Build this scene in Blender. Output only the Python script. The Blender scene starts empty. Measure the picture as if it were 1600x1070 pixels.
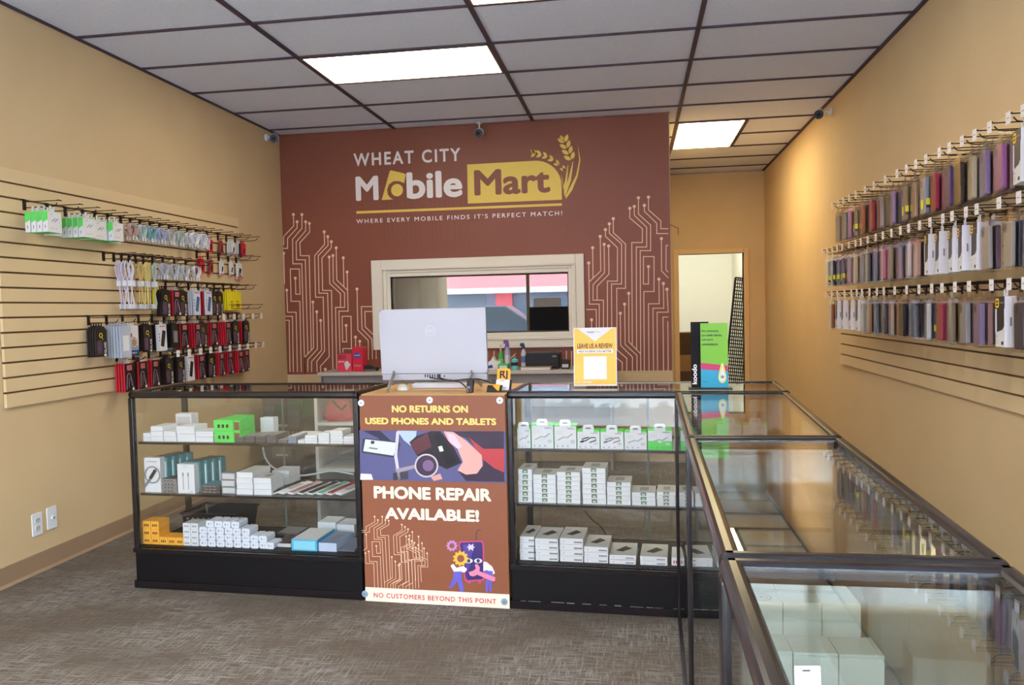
import bpy, math, random
from mathutils import Vector, Matrix
rnd = random.Random(7)
S = bpy.context.scene
COL = S.collection
PI = math.pi

# ------------------------------------------------------------------ camera, world, exposure
CAMH = 1.328
FPX = 1256.468
RM = Matrix(((0.98838853, 0.15019814, -0.02299196), (0.01628611, 0.0457253, 0.99882129), (0.15107241 * -1, 0.98759795, -0.04274822)))
cam = bpy.data.cameras.new('camera')
cam.sensor_width = 36.0
cam.lens = 36.0 * FPX / 1600.0
cam.clip_start = 0.02
co = bpy.data.objects.new('camera', cam)
COL.objects.link(co)
r_, u_, f_ = RM[0], RM[1], RM[2]
co.matrix_world = Matrix(((r_[0], u_[0], -f_[0], 0), (r_[1], u_[1], -f_[1], 0), (r_[2], u_[2], -f_[2], CAMH), (0, 0, 0, 1)))
S.camera = co
W = bpy.data.worlds.new('sky')
S.world = W
W.use_nodes = True
bg = W.node_tree.nodes['Background']
bg.inputs[0].default_value = (0.82, 0.91, 1.0, 1)
bg.inputs[1].default_value = 18.0
S.view_settings.view_transform = 'Standard'
S.view_settings.look = 'None'
S.view_settings.gamma = 1
S.view_settings.use_curve_mapping = False
S.view_settings.exposure = 0.0
S.cycles.max_bounces = 10
S.cycles.diffuse_bounces = 5
S.cycles.glossy_bounces = 5
S.cycles.transparent_max_bounces = 40
S.cycles.sample_clamp_indirect = 6.0
PANEL_EMIT = 13.0


def ray(u, v):
    c = Vector(((u - 800) / FPX, -(v - 535) / FPX, 1))
    return RM.transposed() @ c


def onY(Y, u, v):
    d = ray(u, v)
    k = Y / d.y
    return Vector((d.x * k, Y, d.z * k + CAMH))


def onX(X, u, v):
    d = ray(u, v)
    k = X / d.x
    return Vector((X, d.y * k, d.z * k + CAMH))


def onZ(Z, u, v):
    d = ray(u, v)
    k = (Z - CAMH) / d.z
    return Vector((d.x * k, d.y * k, Z))


# ------------------------------------------------------------------ materials
def lin(c):
    return tuple((x / 255 / 12.92) if x / 255 <= 0.04045 else ((x / 255 + 0.055) / 1.055) ** 2.4 for x in c)


MATS = {}


def mat(name, rgb, rough=0.6, metal=0.0, spec=0.4, emit=0, coat=0.0):
    if name in MATS:
        return MATS[name]
    m = bpy.data.materials.new(name)
    m.use_nodes = True
    p = m.node_tree.nodes['Principled BSDF']
    c = lin(rgb) + (1,)
    p.inputs['Base Color'].default_value = c
    p.inputs['Roughness'].default_value = rough
    p.inputs['Metallic'].default_value = metal
    p.inputs['Specular IOR Level'].default_value = spec
    if coat:
        p.inputs['Coat Weight'].default_value = coat
        p.inputs['Coat Roughness'].default_value = 0.06
    if emit:
        p.inputs['Emission Color'].default_value = c
        p.inputs['Emission Strength'].default_value = emit
    m.diffuse_color = c
    MATS[name] = m
    return m


def C(rgb, rough=0.45, spec=0.4):
    return mat('tint_%d_%d_%d_%d' % (rgb + (int(rough * 100),)), rgb, rough, 0, spec)


def nodes(m):
    return m.node_tree.nodes, m.node_tree.links


def noise_mat(name, a, b, scale=8, rough=0.8, bump=0.0, bscale=None, stretch=(1, 1, 1), detail=4, spec=0.3):
    m = mat(name, a, rough, 0, spec)
    n, l = nodes(m)
    p = n['Principled BSDF']
    tc = n.new('ShaderNodeTexCoord')
    mp = n.new('ShaderNodeMapping')
    mp.inputs['Scale'].default_value = stretch
    l.new(tc.outputs['Object'], mp.inputs['Vector'])
    nz = n.new('ShaderNodeTexNoise')
    nz.inputs['Scale'].default_value = scale
    nz.inputs['Detail'].default_value = detail
    l.new(mp.outputs[0], nz.inputs['Vector'])
    cr = n.new('ShaderNodeValToRGB')
    cr.color_ramp.elements[0].position = 0.3
    cr.color_ramp.elements[1].position = 0.7
    cr.color_ramp.elements[0].color = lin(a) + (1,)
    cr.color_ramp.elements[1].color = lin(b) + (1,)
    l.new(nz.outputs['Fac'], cr.inputs[0])
    l.new(cr.outputs[0], p.inputs['Base Color'])
    if bump:
        n2 = n.new('ShaderNodeTexNoise')
        n2.inputs['Scale'].default_value = bscale or scale * 6
        n2.inputs['Detail'].default_value = 5
        l.new(mp.outputs[0], n2.inputs['Vector'])
        bp = n.new('ShaderNodeBump')
        bp.inputs['Strength'].default_value = bump
        bp.inputs['Distance'].default_value = 0.004
        l.new(n2.outputs['Fac'], bp.inputs['Height'])
        l.new(bp.outputs[0], p.inputs['Normal'])
    return m


def glass_mat(name, tint, f0=0.05, rough=0.0, power=5.0):
    m = bpy.data.materials.new(name)
    m.use_nodes = True
    n, l = nodes(m)
    n.remove(n['Principled BSDF'])
    out = n['Material Output']
    g = n.new('ShaderNodeNewGeometry')
    dt = n.new('ShaderNodeVectorMath'); dt.operation = 'DOT_PRODUCT'
    l.new(g.outputs['Normal'], dt.inputs[0]); l.new(g.outputs['Incoming'], dt.inputs[1])
    ab = n.new('ShaderNodeMath'); ab.operation = 'ABSOLUTE'; l.new(dt.outputs['Value'], ab.inputs[0])
    su = n.new('ShaderNodeMath'); su.operation = 'SUBTRACT'; su.inputs[0].default_value = 1.0; l.new(ab.outputs[0], su.inputs[1])
    pw = n.new('ShaderNodeMath'); pw.operation = 'POWER'; pw.inputs[1].default_value = power; l.new(su.outputs[0], pw.inputs[0])
    ma = n.new('ShaderNodeMath'); ma.operation = 'MULTIPLY_ADD'; ma.inputs[1].default_value = 1 - f0; ma.inputs[2].default_value = f0
    l.new(pw.outputs[0], ma.inputs[0])
    tr = n.new('ShaderNodeBsdfTransparent'); tr.inputs[0].default_value = tint + (1,)
    gl = n.new('ShaderNodeBsdfGlossy'); gl.inputs['Roughness'].default_value = rough
    mx = n.new('ShaderNodeMixShader')
    l.new(ma.outputs[0], mx.inputs[0]); l.new(tr.outputs[0], mx.inputs[1]); l.new(gl.outputs[0], mx.inputs[2])
    l.new(mx.outputs[0], out.inputs['Surface'])
    MATS[name] = m
    return m


GLASS = glass_mat('clear_glass', (0.975, 0.99, 0.985))
OFFICE_GLASS = glass_mat('window_glass', (0.93, 0.95, 0.94), 0.15)
SHOP_GLASS = glass_mat('storefront_glass', (0.97, 0.98, 0.98), 0.04)
POUCH = glass_mat('clear_plastic_film', (0.95, 0.95, 0.95), 0.045, 0.14, 4.5)
EDGE = mat('green_glass_edge', (104, 114, 108), 0.2)

WALL = noise_mat('wheat_wall_paint', (200, 174, 134), (205, 179, 139), 3, 0.75, 0.06, 220)
SLAT = noise_mat('slatwall_laminate', (208, 183, 142), (213, 188, 147), 4, 0.5, 0, None)
GROOVE = mat('slatwall_groove', (112, 84, 52), 0.8)
TILE = noise_mat('ceiling_tile', (216, 223, 243), (224, 231, 251), 60, 0.95, 0.35, 300)
GRIDM = mat('ceiling_grid_metal', (66, 52, 66), 0.6)
BASEB = mat('vinyl_baseboard', (150, 124, 98), 0.5)
MURAL = noise_mat('mural_vinyl', (128, 73, 56), (133, 77, 60), 2, 0.42)
MLINE = mat('mural_circuit_print', (234, 200, 168), 0.5)
MFAINT = mat('mural_faint_print', (119, 67, 51), 0.5)
WHITE = mat('print_white', (238, 232, 232), 0.5)
YEL = mat('print_gold', (226, 192, 86), 0.5)
TRIMW = mat('window_trim_paint', (226, 222, 208), 0.45)
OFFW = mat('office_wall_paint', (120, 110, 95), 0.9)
DIFF2 = mat('warm_light_diffuser', (255, 236, 184), 0.6, emit=PANEL_EMIT * 1.5)
DIFF = mat('light_diffuser', (255, 244, 222), 0.6, emit=PANEL_EMIT)
LFRAME = mat('light_frame', (120, 100, 90), 0.5)
BLACK = mat('black_laminate', (14, 13, 15), 0.5, 0, 0.2)
RAIL = mat('black_bronze_rail', (24, 20, 22), 0.25, 0.0, 0.5)
BLK = mat('black_plastic', (24, 24, 26), 0.45)
PEG = mat('black_peg_steel', (38, 27, 26), 0.4, 0.3)
STEEL = mat('brushed_steel', (170, 168, 165), 0.35, 0.9)
PWHITE = mat('white_plastic', (222, 225, 233), 0.35)
CARD = mat('white_card', (220, 220, 224), 0.5)
CARDG = mat('grey_card', (196, 194, 192), 0.5)
WOOD = noise_mat('oak_laminate', (196, 156, 104), (182, 140, 90), 3, 0.45, 0, None, (1, 14, 14))
GREYTOP = noise_mat('grey_laminate', (196, 186, 176), (186, 176, 166), 30, 0.4)
GREYP = mat('grey_panel', (150, 145, 142), 0.6)
GREEN = mat('pack_green', (86, 205, 86), 0.45)
PRED = mat('pack_red', (196, 34, 50), 0.35)
PBLK = mat('pack_black', (34, 28, 30), 0.4)
PINKG = mat('pack_rose', (196, 120, 118), 0.4)
GREY5 = mat('print_grey', (128, 126, 128), 0.5)
INK = mat('print_ink', (40, 36, 38), 0.5)
YELLOW = mat('pack_yellow', (236, 214, 30), 0.45)
ORANGE = mat('pack_orange', (240, 160, 40), 0.45)
TEAL = mat('pack_teal', (64, 128, 138), 0.45)
TAGW = mat('price_tag_paper', (226, 222, 222), 0.5)
TAGY = mat('size_tag', (214, 206, 40), 0.5)


def carpet_mat():
    m = mat('carpet', (130, 118, 106), 0.95, 0, 0.1)
    n, l = nodes(m)
    p = n['Principled BSDF']
    tc = n.new('ShaderNodeTexCoord')

    def noise(scale, st, det=3, rough=.6):
        mp = n.new('ShaderNodeMapping'); mp.inputs['Scale'].default_value = st
        l.new(tc.outputs['Object'], mp.inputs['Vector'])
        z = n.new('ShaderNodeTexNoise'); z.inputs['Scale'].default_value = scale; z.inputs['Detail'].default_value = det
        z.inputs['Roughness'].default_value = rough
        l.new(mp.outputs[0], z.inputs['Vector'])
        return z.outputs['Fac']

    def ramp(x, a, b, p0, p1):
        c = n.new('ShaderNodeValToRGB')
        c.color_ramp.elements[0].position = p0; c.color_ramp.elements[1].position = p1
        c.color_ramp.elements[0].color = a + (1,); c.color_ramp.elements[1].color = b + (1,)
        l.new(x, c.inputs[0]); return c.outputs[0]
    k0, k1 = (0, 0, 0), (1, 1, 1)
    # woven streaks across and along, gated by carpet squares half a metre wide
    sx = ramp(noise(1, (9, 150, 1), 3), k0, k1, .46, .62)
    sy = ramp(noise(1, (110, 11, 1), 3), k0, k1, .48, .64)
    ck = n.new('ShaderNodeTexChecker'); ck.inputs['Scale'].default_value = 1.0
    mp = n.new('ShaderNodeMapping'); mp.inputs['Scale'].default_value = (2.0, 2.0, 0.0); mp.inputs['Location'].default_value = (.31, .42, .5)
    l.new(tc.outputs['Object'], mp.inputs['Vector']); l.new(mp.outputs[0], ck.inputs['Vector'])
    big = ramp(noise(1, (1.6, 2.4, 1), 2), (.25, .25, .25), k1, .4, .62)

    def mth(op, a, b):
        x = n.new('ShaderNodeMath'); x.operation = op
        for i, q in enumerate((a, b)):
            if isinstance(q, (int, float)): x.inputs[i].default_value = q
            else: l.new(q, x.inputs[i])
        return x.outputs[0]
    s1 = mth('MULTIPLY', sx, mth('MULTIPLY_ADD', ck.outputs['Fac'], .35))
    fac = mth('MULTIPLY', mth('MAXIMUM', mth('MULTIPLY', sx, .8), mth('MULTIPLY', sy, .75)), big)
    fine = noise(1, (240, 240, 1), 2)
    mx = n.new('ShaderNodeMix'); mx.data_type = 'RGBA'
    mx.inputs['A'].default_value = lin((98, 87, 76)) + (1,)
    mx.inputs['B'].default_value = lin((152, 149, 145)) + (1,)
    l.new(fac, mx.inputs['Factor'])
    mx2 = n.new('ShaderNodeMix'); mx2.data_type = 'RGBA'; mx2.blend_type = 'MULTIPLY'
    mx2.inputs['Factor'].default_value = .55
    l.new(mx.outputs['Result'], mx2.inputs['A'])
    l.new(ramp(fine, (.45, .45, .45), (1.3, 1.3, 1.3), .3, .7), mx2.inputs['B'])
    l.new(mx2.outputs['Result'], p.inputs['Base Color'])
    bp = n.new('ShaderNodeBump'); bp.inputs['Strength'].default_value = .5; bp.inputs['Distance'].default_value = .004
    l.new(fine, bp.inputs['Height']); l.new(bp.outputs[0], p.inputs['Normal'])
    return m


CARPET = carpet_mat()


# ------------------------------------------------------------------ mesh builder
TEXTCACHE = {}


def text_geo(s, bold, space):
    k = (s, bold, space)
    if k not in TEXTCACHE:
        cu = bpy.data.curves.new('lettering', 'FONT')
        cu.body = s
        cu.offset = 0
        cu.space_character = space
        cu.resolution_u = 4
        o = bpy.data.objects.new('lettering', cu)
        COL.objects.link(o)
        dg = bpy.context.evaluated_depsgraph_get()
        me = bpy.data.meshes.new_from_object(o.evaluated_get(dg))
        vs = [tuple(v.co[:2]) for v in me.vertices]
        fs = [tuple(p.vertices) for p in me.polygons]
        bpy.data.objects.remove(o)
        bpy.data.curves.remove(cu)
        bpy.data.meshes.remove(me)
        x0 = min(v[0] for v in vs); x1 = max(v[0] for v in vs)
        y0 = min(v[1] for v in vs); y1 = max(v[1] for v in vs)
        TEXTCACHE[k] = (vs, fs, x0, x1, y0, y1)
    return TEXTCACHE[k]


def sm(pts, k=5):
    """Catmull-Rom smoothing of a polyline"""
    P = [Vector(p) for p in pts]
    out = []
    for i in range(len(P) - 1):
        a, b, c, d = P[max(i - 1, 0)], P[i], P[i + 1], P[min(i + 2, len(P) - 1)]
        for j in range(k):
            t = j / k
            out.append(.5 * ((2 * b) + (c - a) * t + (2 * a - 5 * b + 4 * c - d) * t * t + (3 * b - a - 3 * c + d) * t ** 3))
    return out + [P[-1]]


class B:
    def __init__(s, M=None):
        s.v, s.f, s.mi, s.ms = [], [], [], []
        s.M = M or Matrix()

    def m(s, m):
        if m not in s.ms:
            s.ms.append(m)
        return s.ms.index(m)

    def add(s, vs, fs, m):
        k = len(s.v)
        s.v += [tuple(s.M @ Vector(p)) for p in vs]
        s.f += [tuple(k + i for i in f) for f in fs]
        s.mi += [s.m(m)] * len(fs)
        return s

    def box(s, x0, x1, y0, y1, z0, z1, m):
        vs = [(x, y, z) for z in (z0, z1) for y in (y0, y1) for x in (x0, x1)]
        return s.add(vs, [(0, 2, 3, 1), (4, 5, 7, 6), (0, 1, 5, 4), (1, 3, 7, 5), (3, 2, 6, 7), (2, 0, 4, 6)], m)

    def prism(s, pts, z0, z1, m, ax='z'):
        n = len(pts)
        if ax == 'z': a = [(x, y, z0) for x, y in pts]; b = [(x, y, z1) for x, y in pts]
        elif ax == 'y': a = [(x, z0, y) for x, y in pts]; b = [(x, z1, y) for x, y in pts]
        else: a = [(z0, x, y) for x, y in pts]; b = [(z1, x, y) for x, y in pts]
        fs = [tuple(range(n))[::-1], tuple(range(n, 2 * n))] + [(i, (i + 1) % n, n + (i + 1) % n, n + i) for i in range(n)]
        if ax == 'y':
            fs = [f[::-1] for f in fs]
        return s.add(a + b, fs, m)

    def rslab(s, w, h, t, r, m, cx=0, cy=0, cz=0, k=4):
        """rounded rectangle in the YZ plane, thickness along X"""
        pts = []
        for sx, sy, a0 in ((1, 1, 0), (-1, 1, 90), (-1, -1, 180), (1, -1, 270)):
            for i in range(k + 1):
                a = math.radians(a0 + 90 * i / k)
                pts.append((cy + sx * (w / 2 - r) + r * math.cos(a), cz + sy * (h / 2 - r) + r * math.sin(a)))
        return s.prism(pts, cx - t / 2, cx + t / 2, m, 'x')

    def bar(s, p, q, w, h, m, up=(0, 0, 1)):
        p, q = Vector(p), Vector(q)
        d = (q - p).normalized(); up = Vector(up)
        sd = d.cross(up).normalized(); u2 = sd.cross(d)
        vs = [pt + sd * a * w / 2 + u2 * b * h / 2 for pt in (p, q) for b in (-1, 1) for a in (-1, 1)]
        return s.add(vs, [(0, 2, 3, 1), (4, 5, 7, 6), (0, 1, 5, 4), (1, 3, 7, 5), (3, 2, 6, 7), (2, 0, 4, 6)], m)

    def tube(s, pts, r, m, n=6, cap=True):
        pts = [Vector(p) for p in pts]
        rings, fs = [], []
        prev = None
        for i, p in enumerate(pts):
            d = (pts[min(i + 1, len(pts) - 1)] - pts[max(i - 1, 0)]).normalized()
            if prev is None:
                a = Vector((0, 0, 1)) if abs(d.z) < .9 else Vector((1, 0, 0))
                sd = d.cross(a).normalized()
            else:
                sd = (prev - d * prev.dot(d)).normalized()
            prev = sd
            up = d.cross(sd)
            rr = r[i] if isinstance(r, (list, tuple)) else r
            rings += [p + sd * rr * math.cos(2 * PI * k / n) + up * rr * math.sin(2 * PI * k / n) for k in range(n)]
        for i in range(len(pts) - 1):
            for k in range(n):
                fs.append((i * n + k, i * n + (k + 1) % n, (i + 1) * n + (k + 1) % n, (i + 1) * n + k))
        if cap:
            fs += [tuple(range(n))[::-1], tuple(range(len(rings) - n, len(rings)))]
        return s.add(rings, fs, m)

    def lathe(s, prof, m, o=(0, 0, 0), n=20):
        o = Vector(o)
        vs = [o + Vector((r * math.cos(2 * PI * k / n), r * math.sin(2 * PI * k / n), z)) for r, z in prof for k in range(n)]
        fs = [(i * n + k, i * n + (k + 1) % n, (i + 1) * n + (k + 1) % n, (i + 1) * n + k) for i in range(len(prof) - 1) for k in range(n)]
        fs += [tuple(range(n))[::-1], tuple(range(len(vs) - n, len(vs)))]
        return s.add(vs, fs, m)

    def flat(s, pts, m):
        return s.add(pts, [tuple(range(len(pts)))], m)

    def disc(s, c, xd, yd, r, m, n=16, r0=0):
        c, xd, yd = Vector(c), Vector(xd), Vector(yd)
        ring = [c + xd * r * math.cos(2 * PI * k / n) + yd * r * math.sin(2 * PI * k / n) for k in range(n)]
        if not r0:
            return s.add(ring, [tuple(range(n))], m)
        inn = [c + xd * r0 * math.cos(2 * PI * k / n) + yd * r0 * math.sin(2 * PI * k / n) for k in range(n)]
        return s.add(ring + inn, [(k, (k + 1) % n, n + (k + 1) % n, n + k) for k in range(n)], m)

    def text(s, string, o, xd, yd, width, m, height=None, bold=0.0, space=1.0, center=False):
        vs, fs, x0, x1, y0, y1 = text_geo(string, 0.0, space)
        o, xd, yd = Vector(o), Vector(xd), Vector(yd)
        kx = width / (x1 - x0 + 2 * bold)
        ky = kx if height is None else height / (y1 - y0 + 2 * bold)
        off = -width / 2 if center else 0
        nd = xd.cross(yd) * .00007
        for i, (bx, by) in enumerate([(0, 0)] + ([(bold * math.cos(PI * k_ / 4), bold * math.sin(PI * k_ / 4)) for k_ in range(8)] if bold else [])):
            s.add([o + nd * i + xd * (off + (x - x0 + bx + bold) * kx) + yd * ((y - y0 + by + bold) * ky) for x, y in vs], fs, m)
        return s

    def ribbon(s, pts, w, m, fn):
        """a line of width w through 2D pts, fn maps 2D to 3D"""
        P = [Vector(p) for p in pts]
        L, R = [], []
        for i, p in enumerate(P):
            d1 = (P[i] - P[i - 1]).normalized() if i > 0 else None
            d2 = (P[i + 1] - P[i]).normalized() if i < len(P) - 1 else None
            d1 = d1 or d2; d2 = d2 or d1
            n1 = Vector((-d1.y, d1.x)); n2 = Vector((-d2.y, d2.x))
            nn = (n1 + n2)
            nn = nn / max(nn.length, 1e-6)
            k = w / 2 / max(.35, nn.dot(n1))
            L.append(p + nn * k); R.append(p - nn * k)
        n = len(P)
        return s.add([fn(*q) for q in L + R], [(n + i, n + i + 1, i + 1, i) for i in range(n - 1)], m)

    def mesh(s, name):
        me = bpy.data.meshes.new(name)
        me.from_pydata(s.v, [], s.f)
        for m in s.ms:
            me.materials.append(m)
        me.polygons.foreach_set('material_index', s.mi)
        me.update()
        return me

    def build(s, name, parent=None, bevel=0, seg=2, smooth=False):
        o = bpy.data.objects.new(name, s.mesh(name))
        COL.objects.link(o)
        if parent is not None:
            o.parent = parent
        if bevel:
            bv = o.modifiers.new('edge', 'BEVEL'); bv.width = bevel; bv.segments = seg; bv.limit_method = 'ANGLE'; bv.angle_limit = math.radians(40)
        if smooth:
            shade(o.data)
        return o


def shade(me, ang=40):
    me.polygons.foreach_set('use_smooth', [True] * len(me.polygons))
    try:
        me.set_sharp_from_angle(angle=math.radians(ang))
    except Exception:
        pass


def tag(o, label, cat, group=None, kind=None):
    o['label'] = label
    o['category'] = cat
    if group: o['group'] = group
    if kind: o['kind'] = kind
    return o


def struct(o, label=None):
    o['kind'] = 'structure'
    if label: o['label'] = label
    return o


def empty(name, loc=(0, 0, 0), rz=0):
    o = bpy.data.objects.new(name, None)
    COL.objects.link(o)
    o.location = loc
    o.rotation_euler = (0, 0, rz)
    o.empty_display_size = .05
    return o


ORD = 'zeroth first second third fourth fifth sixth seventh eighth ninth tenth eleventh twelfth thirteenth fourteenth fifteenth sixteenth seventeenth eighteenth nineteenth twentieth twenty-first twenty-second twenty-third twenty-fourth twenty-fifth twenty-sixth twenty-seventh twenty-eighth'.split()


def spawn(proto, loc, rot=(0, 0, 0), scale=None):
    """proto: [(name, mesh, parent index or None, bevel)] -> linked objects; copies share mesh data"""
    objs = []
    for name, me, par, bev in proto:
        o = bpy.data.objects.new(name, me)
        COL.objects.link(o)
        if par is not None:
            o.parent = objs[par]
        if bev:
            b = o.modifiers.new('edge', 'BEVEL'); b.width = bev; b.segments = 2; b.limit_method = 'ANGLE'; b.angle_limit = math.radians(40)
        objs.append(o)
    objs[0].location = loc
    objs[0].rotation_euler = rot
    if scale: objs[0].scale = scale
    return objs[0]


# ------------------------------------------------------------------ the room
XL, XR = -3.113, 1.569
CEIL = 2.909
YM = 6.87      # printed wall behind the counter
YB = 10.1      # far wall with the doorway
YF = -0.75     # storefront
XM = 0.312     # free end of the printed wall

fl = B().box(XL - .1, XR + .1, YF - .05, 14.0, -.06, 0, CARPET).build('floor'); struct(fl)
# ceiling slab, metal grid, tiles
GX = [-2.047, -.828, .391]
GY0, TT = 4.211, .6096
ce = B().box(XL - .1, XR + .1, YF - .05, YB + .1, CEIL + .012, CEIL + .1, TILE).build('ceiling'); struct(ce)
g = B()
for x in GX:
    g.box(x - .013, x + .013, YF, YB, CEIL, CEIL + .011, GRIDM)
k = -8
while GY0 + k * TT < YB:
    y = GY0 + k * TT
    if y > YF:
        g.box(XL, XR, y - .009, y + .009, CEIL + .001, CEIL + .0115, GRIDM)
    k += 1
g.box(XL, XL + .014, YF, YB, CEIL - .002, CEIL + .011, GRIDM)
g.box(XR - .02, XR, YF, YB, CEIL - .003, CEIL + .011, GRIDM)
g.box(XL, XM, YM - .012, YM, CEIL - .001, CEIL + .01, MURAL)
g.box(.391 + TT - .011, .391 + TT + .011, GY0 + 5 * TT, GY0 + 7 * TT, CEIL, CEIL + .011, GRIDM)
g.build('grid', ce)

wl = B().box(XL - .1, XL, YF, YB + .1, 0, CEIL + .02, WALL).build('wall_left'); struct(wl)
wr = B().box(XR, XR + .1, YF, 14.0, 0, CEIL + .02, WALL).build('wall_right'); struct(wr)
bb = B().box(XL, XL + .010, YF, YM, .002, .102, BASEB)
bb.prism([(XL + .010, .002), (XL + .022, .002), (XL + .010, .016)], YF, YM, BASEB, 'y')
struct(bb.build('baseboard_left'))
struct(B().box(XR - .010, XR, YF, YB, .002, .102, BASEB).build('baseboard_right'))

# printed partition with a window opening
wx0, wx1, wz0, wz1 = -2.12, -.553, 1.118, 1.625
pw = B()
pw.box(XL, wx0, YM, YM + .12, 0, CEIL, WALL); pw.box(wx1, XM, YM, YM + .12, 0, CEIL, WALL)
pw.box(wx0, wx1, YM, YM + .12, 0, wz0, WALL); pw.box(wx0, wx1, YM, YM + .12, wz1, CEIL, WALL)
pw.box(XM - .12, XM, YM + .12, YB, 0, CEIL, WALL)
wb = pw.build('wall_back'); struct(wb)
mz0, YV = .775, YM - .004
mu = B()
for a, b_, c, d in ((XL + .002, wx0, mz0, CEIL - .002), (wx1, XM - .006, mz0, CEIL - .002), (wx0, wx1, mz0, wz0), (wx0, wx1, wz1, CEIL - .002)):
    mu.box(a, b_, YV, YM, c, d, MURAL)
mu.build('mural_print', wb)


def MW(u, v, off=.0015):
    p = onY(YV, u, v)
    return Vector((p.x, YV - off, p.z))


# circuit drawing, left and right halves
CL = [[(113, 60), (115, 130), (53, 195), (53, 245), (22, 245)], [(136, 105), (136, 143), (77, 208), (77, 270), (22, 270)],
      [(166, 60), (166, 145), (108, 213), (110, 365), (165, 365), (184, 1035)], [(189, 105), (189, 160), (130, 230), (132, 340), (187, 340), (203, 925)],
      [(212, 115), (214, 168), (153, 235), (157, 315), (211, 315), (224, 898)], [(53, 300), (58, 485), (33, 512)],
      [(72, 528), (77, 665), (130, 665), (138, 1035)], [(49, 552), (52, 690), (107, 690), (113, 1035)],
      [(125, 454), (128, 553), (154, 553), (150, 397), (94, 397), (99, 597), (153, 597), (162, 1035)],
      [(304, 167), (306, 245), (245, 315), (250, 572), (298, 572), (306, 905), (258, 970), (260, 1035)],
      [(326, 197), (328, 250), (267, 315), (272, 547), (325, 547), (335, 940), (280, 1000), (282, 1035)],
      [(348, 228), (348, 265), (290, 330), (294, 530), (349, 530), (358, 1035)], [(335, 323), (338, 487), (405, 550), (405, 635)],
      [(358, 314), (360, 478), (430, 545), (430, 635), (374, 635), (382, 1035)], [(378, 266), (382, 465), (447, 528)], [(422, 328), (426, 505)],
      [(446, 416), (452, 658), (395, 658), (402, 920)], [(234, 602), (238, 885), (182, 945), (184, 1035)],
      [(258, 662), (262, 893), (203, 958), (203, 1035)], [(282, 716), (288, 900), (226, 970), (226, 1035)],
      [(440, 747), (443, 848), (418, 848), (415, 690), (470, 690), (473, 890), (420, 890), (420, 915)],
      [(507, 521), (512, 775), (577, 840), (578, 960)], [(498, 819), (500, 930)], [(524, 845), (525, 930)], [(311, 1018), (312, 1035)]]
CL2 = [[(28, 340), (33, 480)], [(35, 715), (87, 715), (92, 1035)], [(35, 745), (55, 745), (62, 1035)],
       [(607, 630), (534, 630), (538, 768), (600, 832), (603, 955)], [(607, 660), (556, 660), (558, 755), (607, 803)], [(625, 895), (626, 955)]]
CR = [[(330, 68), (330, 158), (398, 220), (398, 362), (340, 362), (343, 1035)], [(386, 64), (386, 135), (455, 196), (455, 240), (497, 240)],
      [(363, 110), (363, 143), (432, 210), (432, 267), (497, 267)], [(307, 116), (307, 165), (376, 232), (376, 342), (318, 342), (320, 910)],
      [(282, 126), (282, 180), (352, 240), (352, 317), (293, 317), (296, 885)],
      [(190, 184), (190, 262), (258, 325), (258, 572), (209, 572), (211, 915), (265, 962), (265, 1035)],
      [(168, 213), (168, 265), (236, 325), (236, 548), (180, 548), (182, 900)], [(146, 245), (146, 282), (213, 345), (213, 532), (157, 532), (158, 900)],
      [(117, 283), (120, 475), (57, 535)], [(139, 327), (141, 485), (77, 552), (77, 638), (135, 638), (135, 900)], [(164, 336), (166, 493), (100, 560), (100, 638)],
      [(75, 346), (77, 515)], [(53, 431), (57, 660), (112, 660), (112, 900)], [(69, 747), (70, 900)], [(276, 600), (277, 870), (340, 935)],
      [(253, 660), (256, 885), (322, 945), (322, 1035)], [(229, 711), (231, 890), (297, 955), (297, 1035)],
      [(386, 451), (386, 548), (358, 548), (358, 395), (417, 395), (417, 590), (360, 590), (363, 1035)],
      [(444, 521), (446, 658), (386, 658), (389, 1035)], [(469, 545), (471, 683), (411, 683), (414, 1035)], [(489, 577), (496, 705), (434, 705), (437, 1035)],
      [(458, 295), (459, 475), (497, 515)]]
CR2 = [[(38, 690), (95, 690), (97, 900)], [(497, 732), (467, 732), (470, 1035)], [(494, 755), (496, 1035)], [(497, 333), (484, 333), (484, 470), (497, 482)],
       [(209, 960), (240, 985), (240, 1035)]]
cb = B()
for lst, dot, sc, ox, oy in ((CL, 1, 170 / 674, 430, 320), (CL2, 0, 170 / 674, 430, 320), (CR, 1, 150 / 535, 905, 290), (CR2, 0, 150 / 535, 905, 290)):
    for pl in lst:
        q = [(ox + x * sc, oy + y * sc) for x, y in pl]
        cb.ribbon(q, 1.35, MLINE, lambda u, v: MW(u, v))
        if dot:
            cb.disc(MW(q[0][0], q[0][1], .002), (1, 0, 0), (0, 0, 1), .0135, MLINE, 14)
for u in (700, 762, 772, 781, 842, 850, 858, 867, 876, 885, 893):
    cb.ribbon([(u, 548), (u, 580)], 1.3, MLINE, lambda u, v: MW(u, v))
cb.ribbon([(806, 552), (790, 567)], 1.3, MLINE, lambda u, v: MW(u, v))
cb.build('circuit_print', wb)
fb = B()
for pl in CL[2:6] + CL[9:14]:
    for dx, dy in ((480, -330), (780, -300), (1750, -120), (2050, -210)):
        q = [(430 + (x * 1.1 + dx) * .2523, 340 + (y * .5 + dy) * .2523) for x, y in pl]
        if min(p[1] for p in q) > 205 and max(p[1] for p in q) < 395:
            fb.ribbon(q, 1.2, MFAINT, lambda u, v: MW(u, v, .0008))
fb.build('faint_circuit_print', wb)

# printed shop name
lb = B()
X_, Z_ = Vector((1, 0, 0)), Vector((0, 0, 1))


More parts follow.
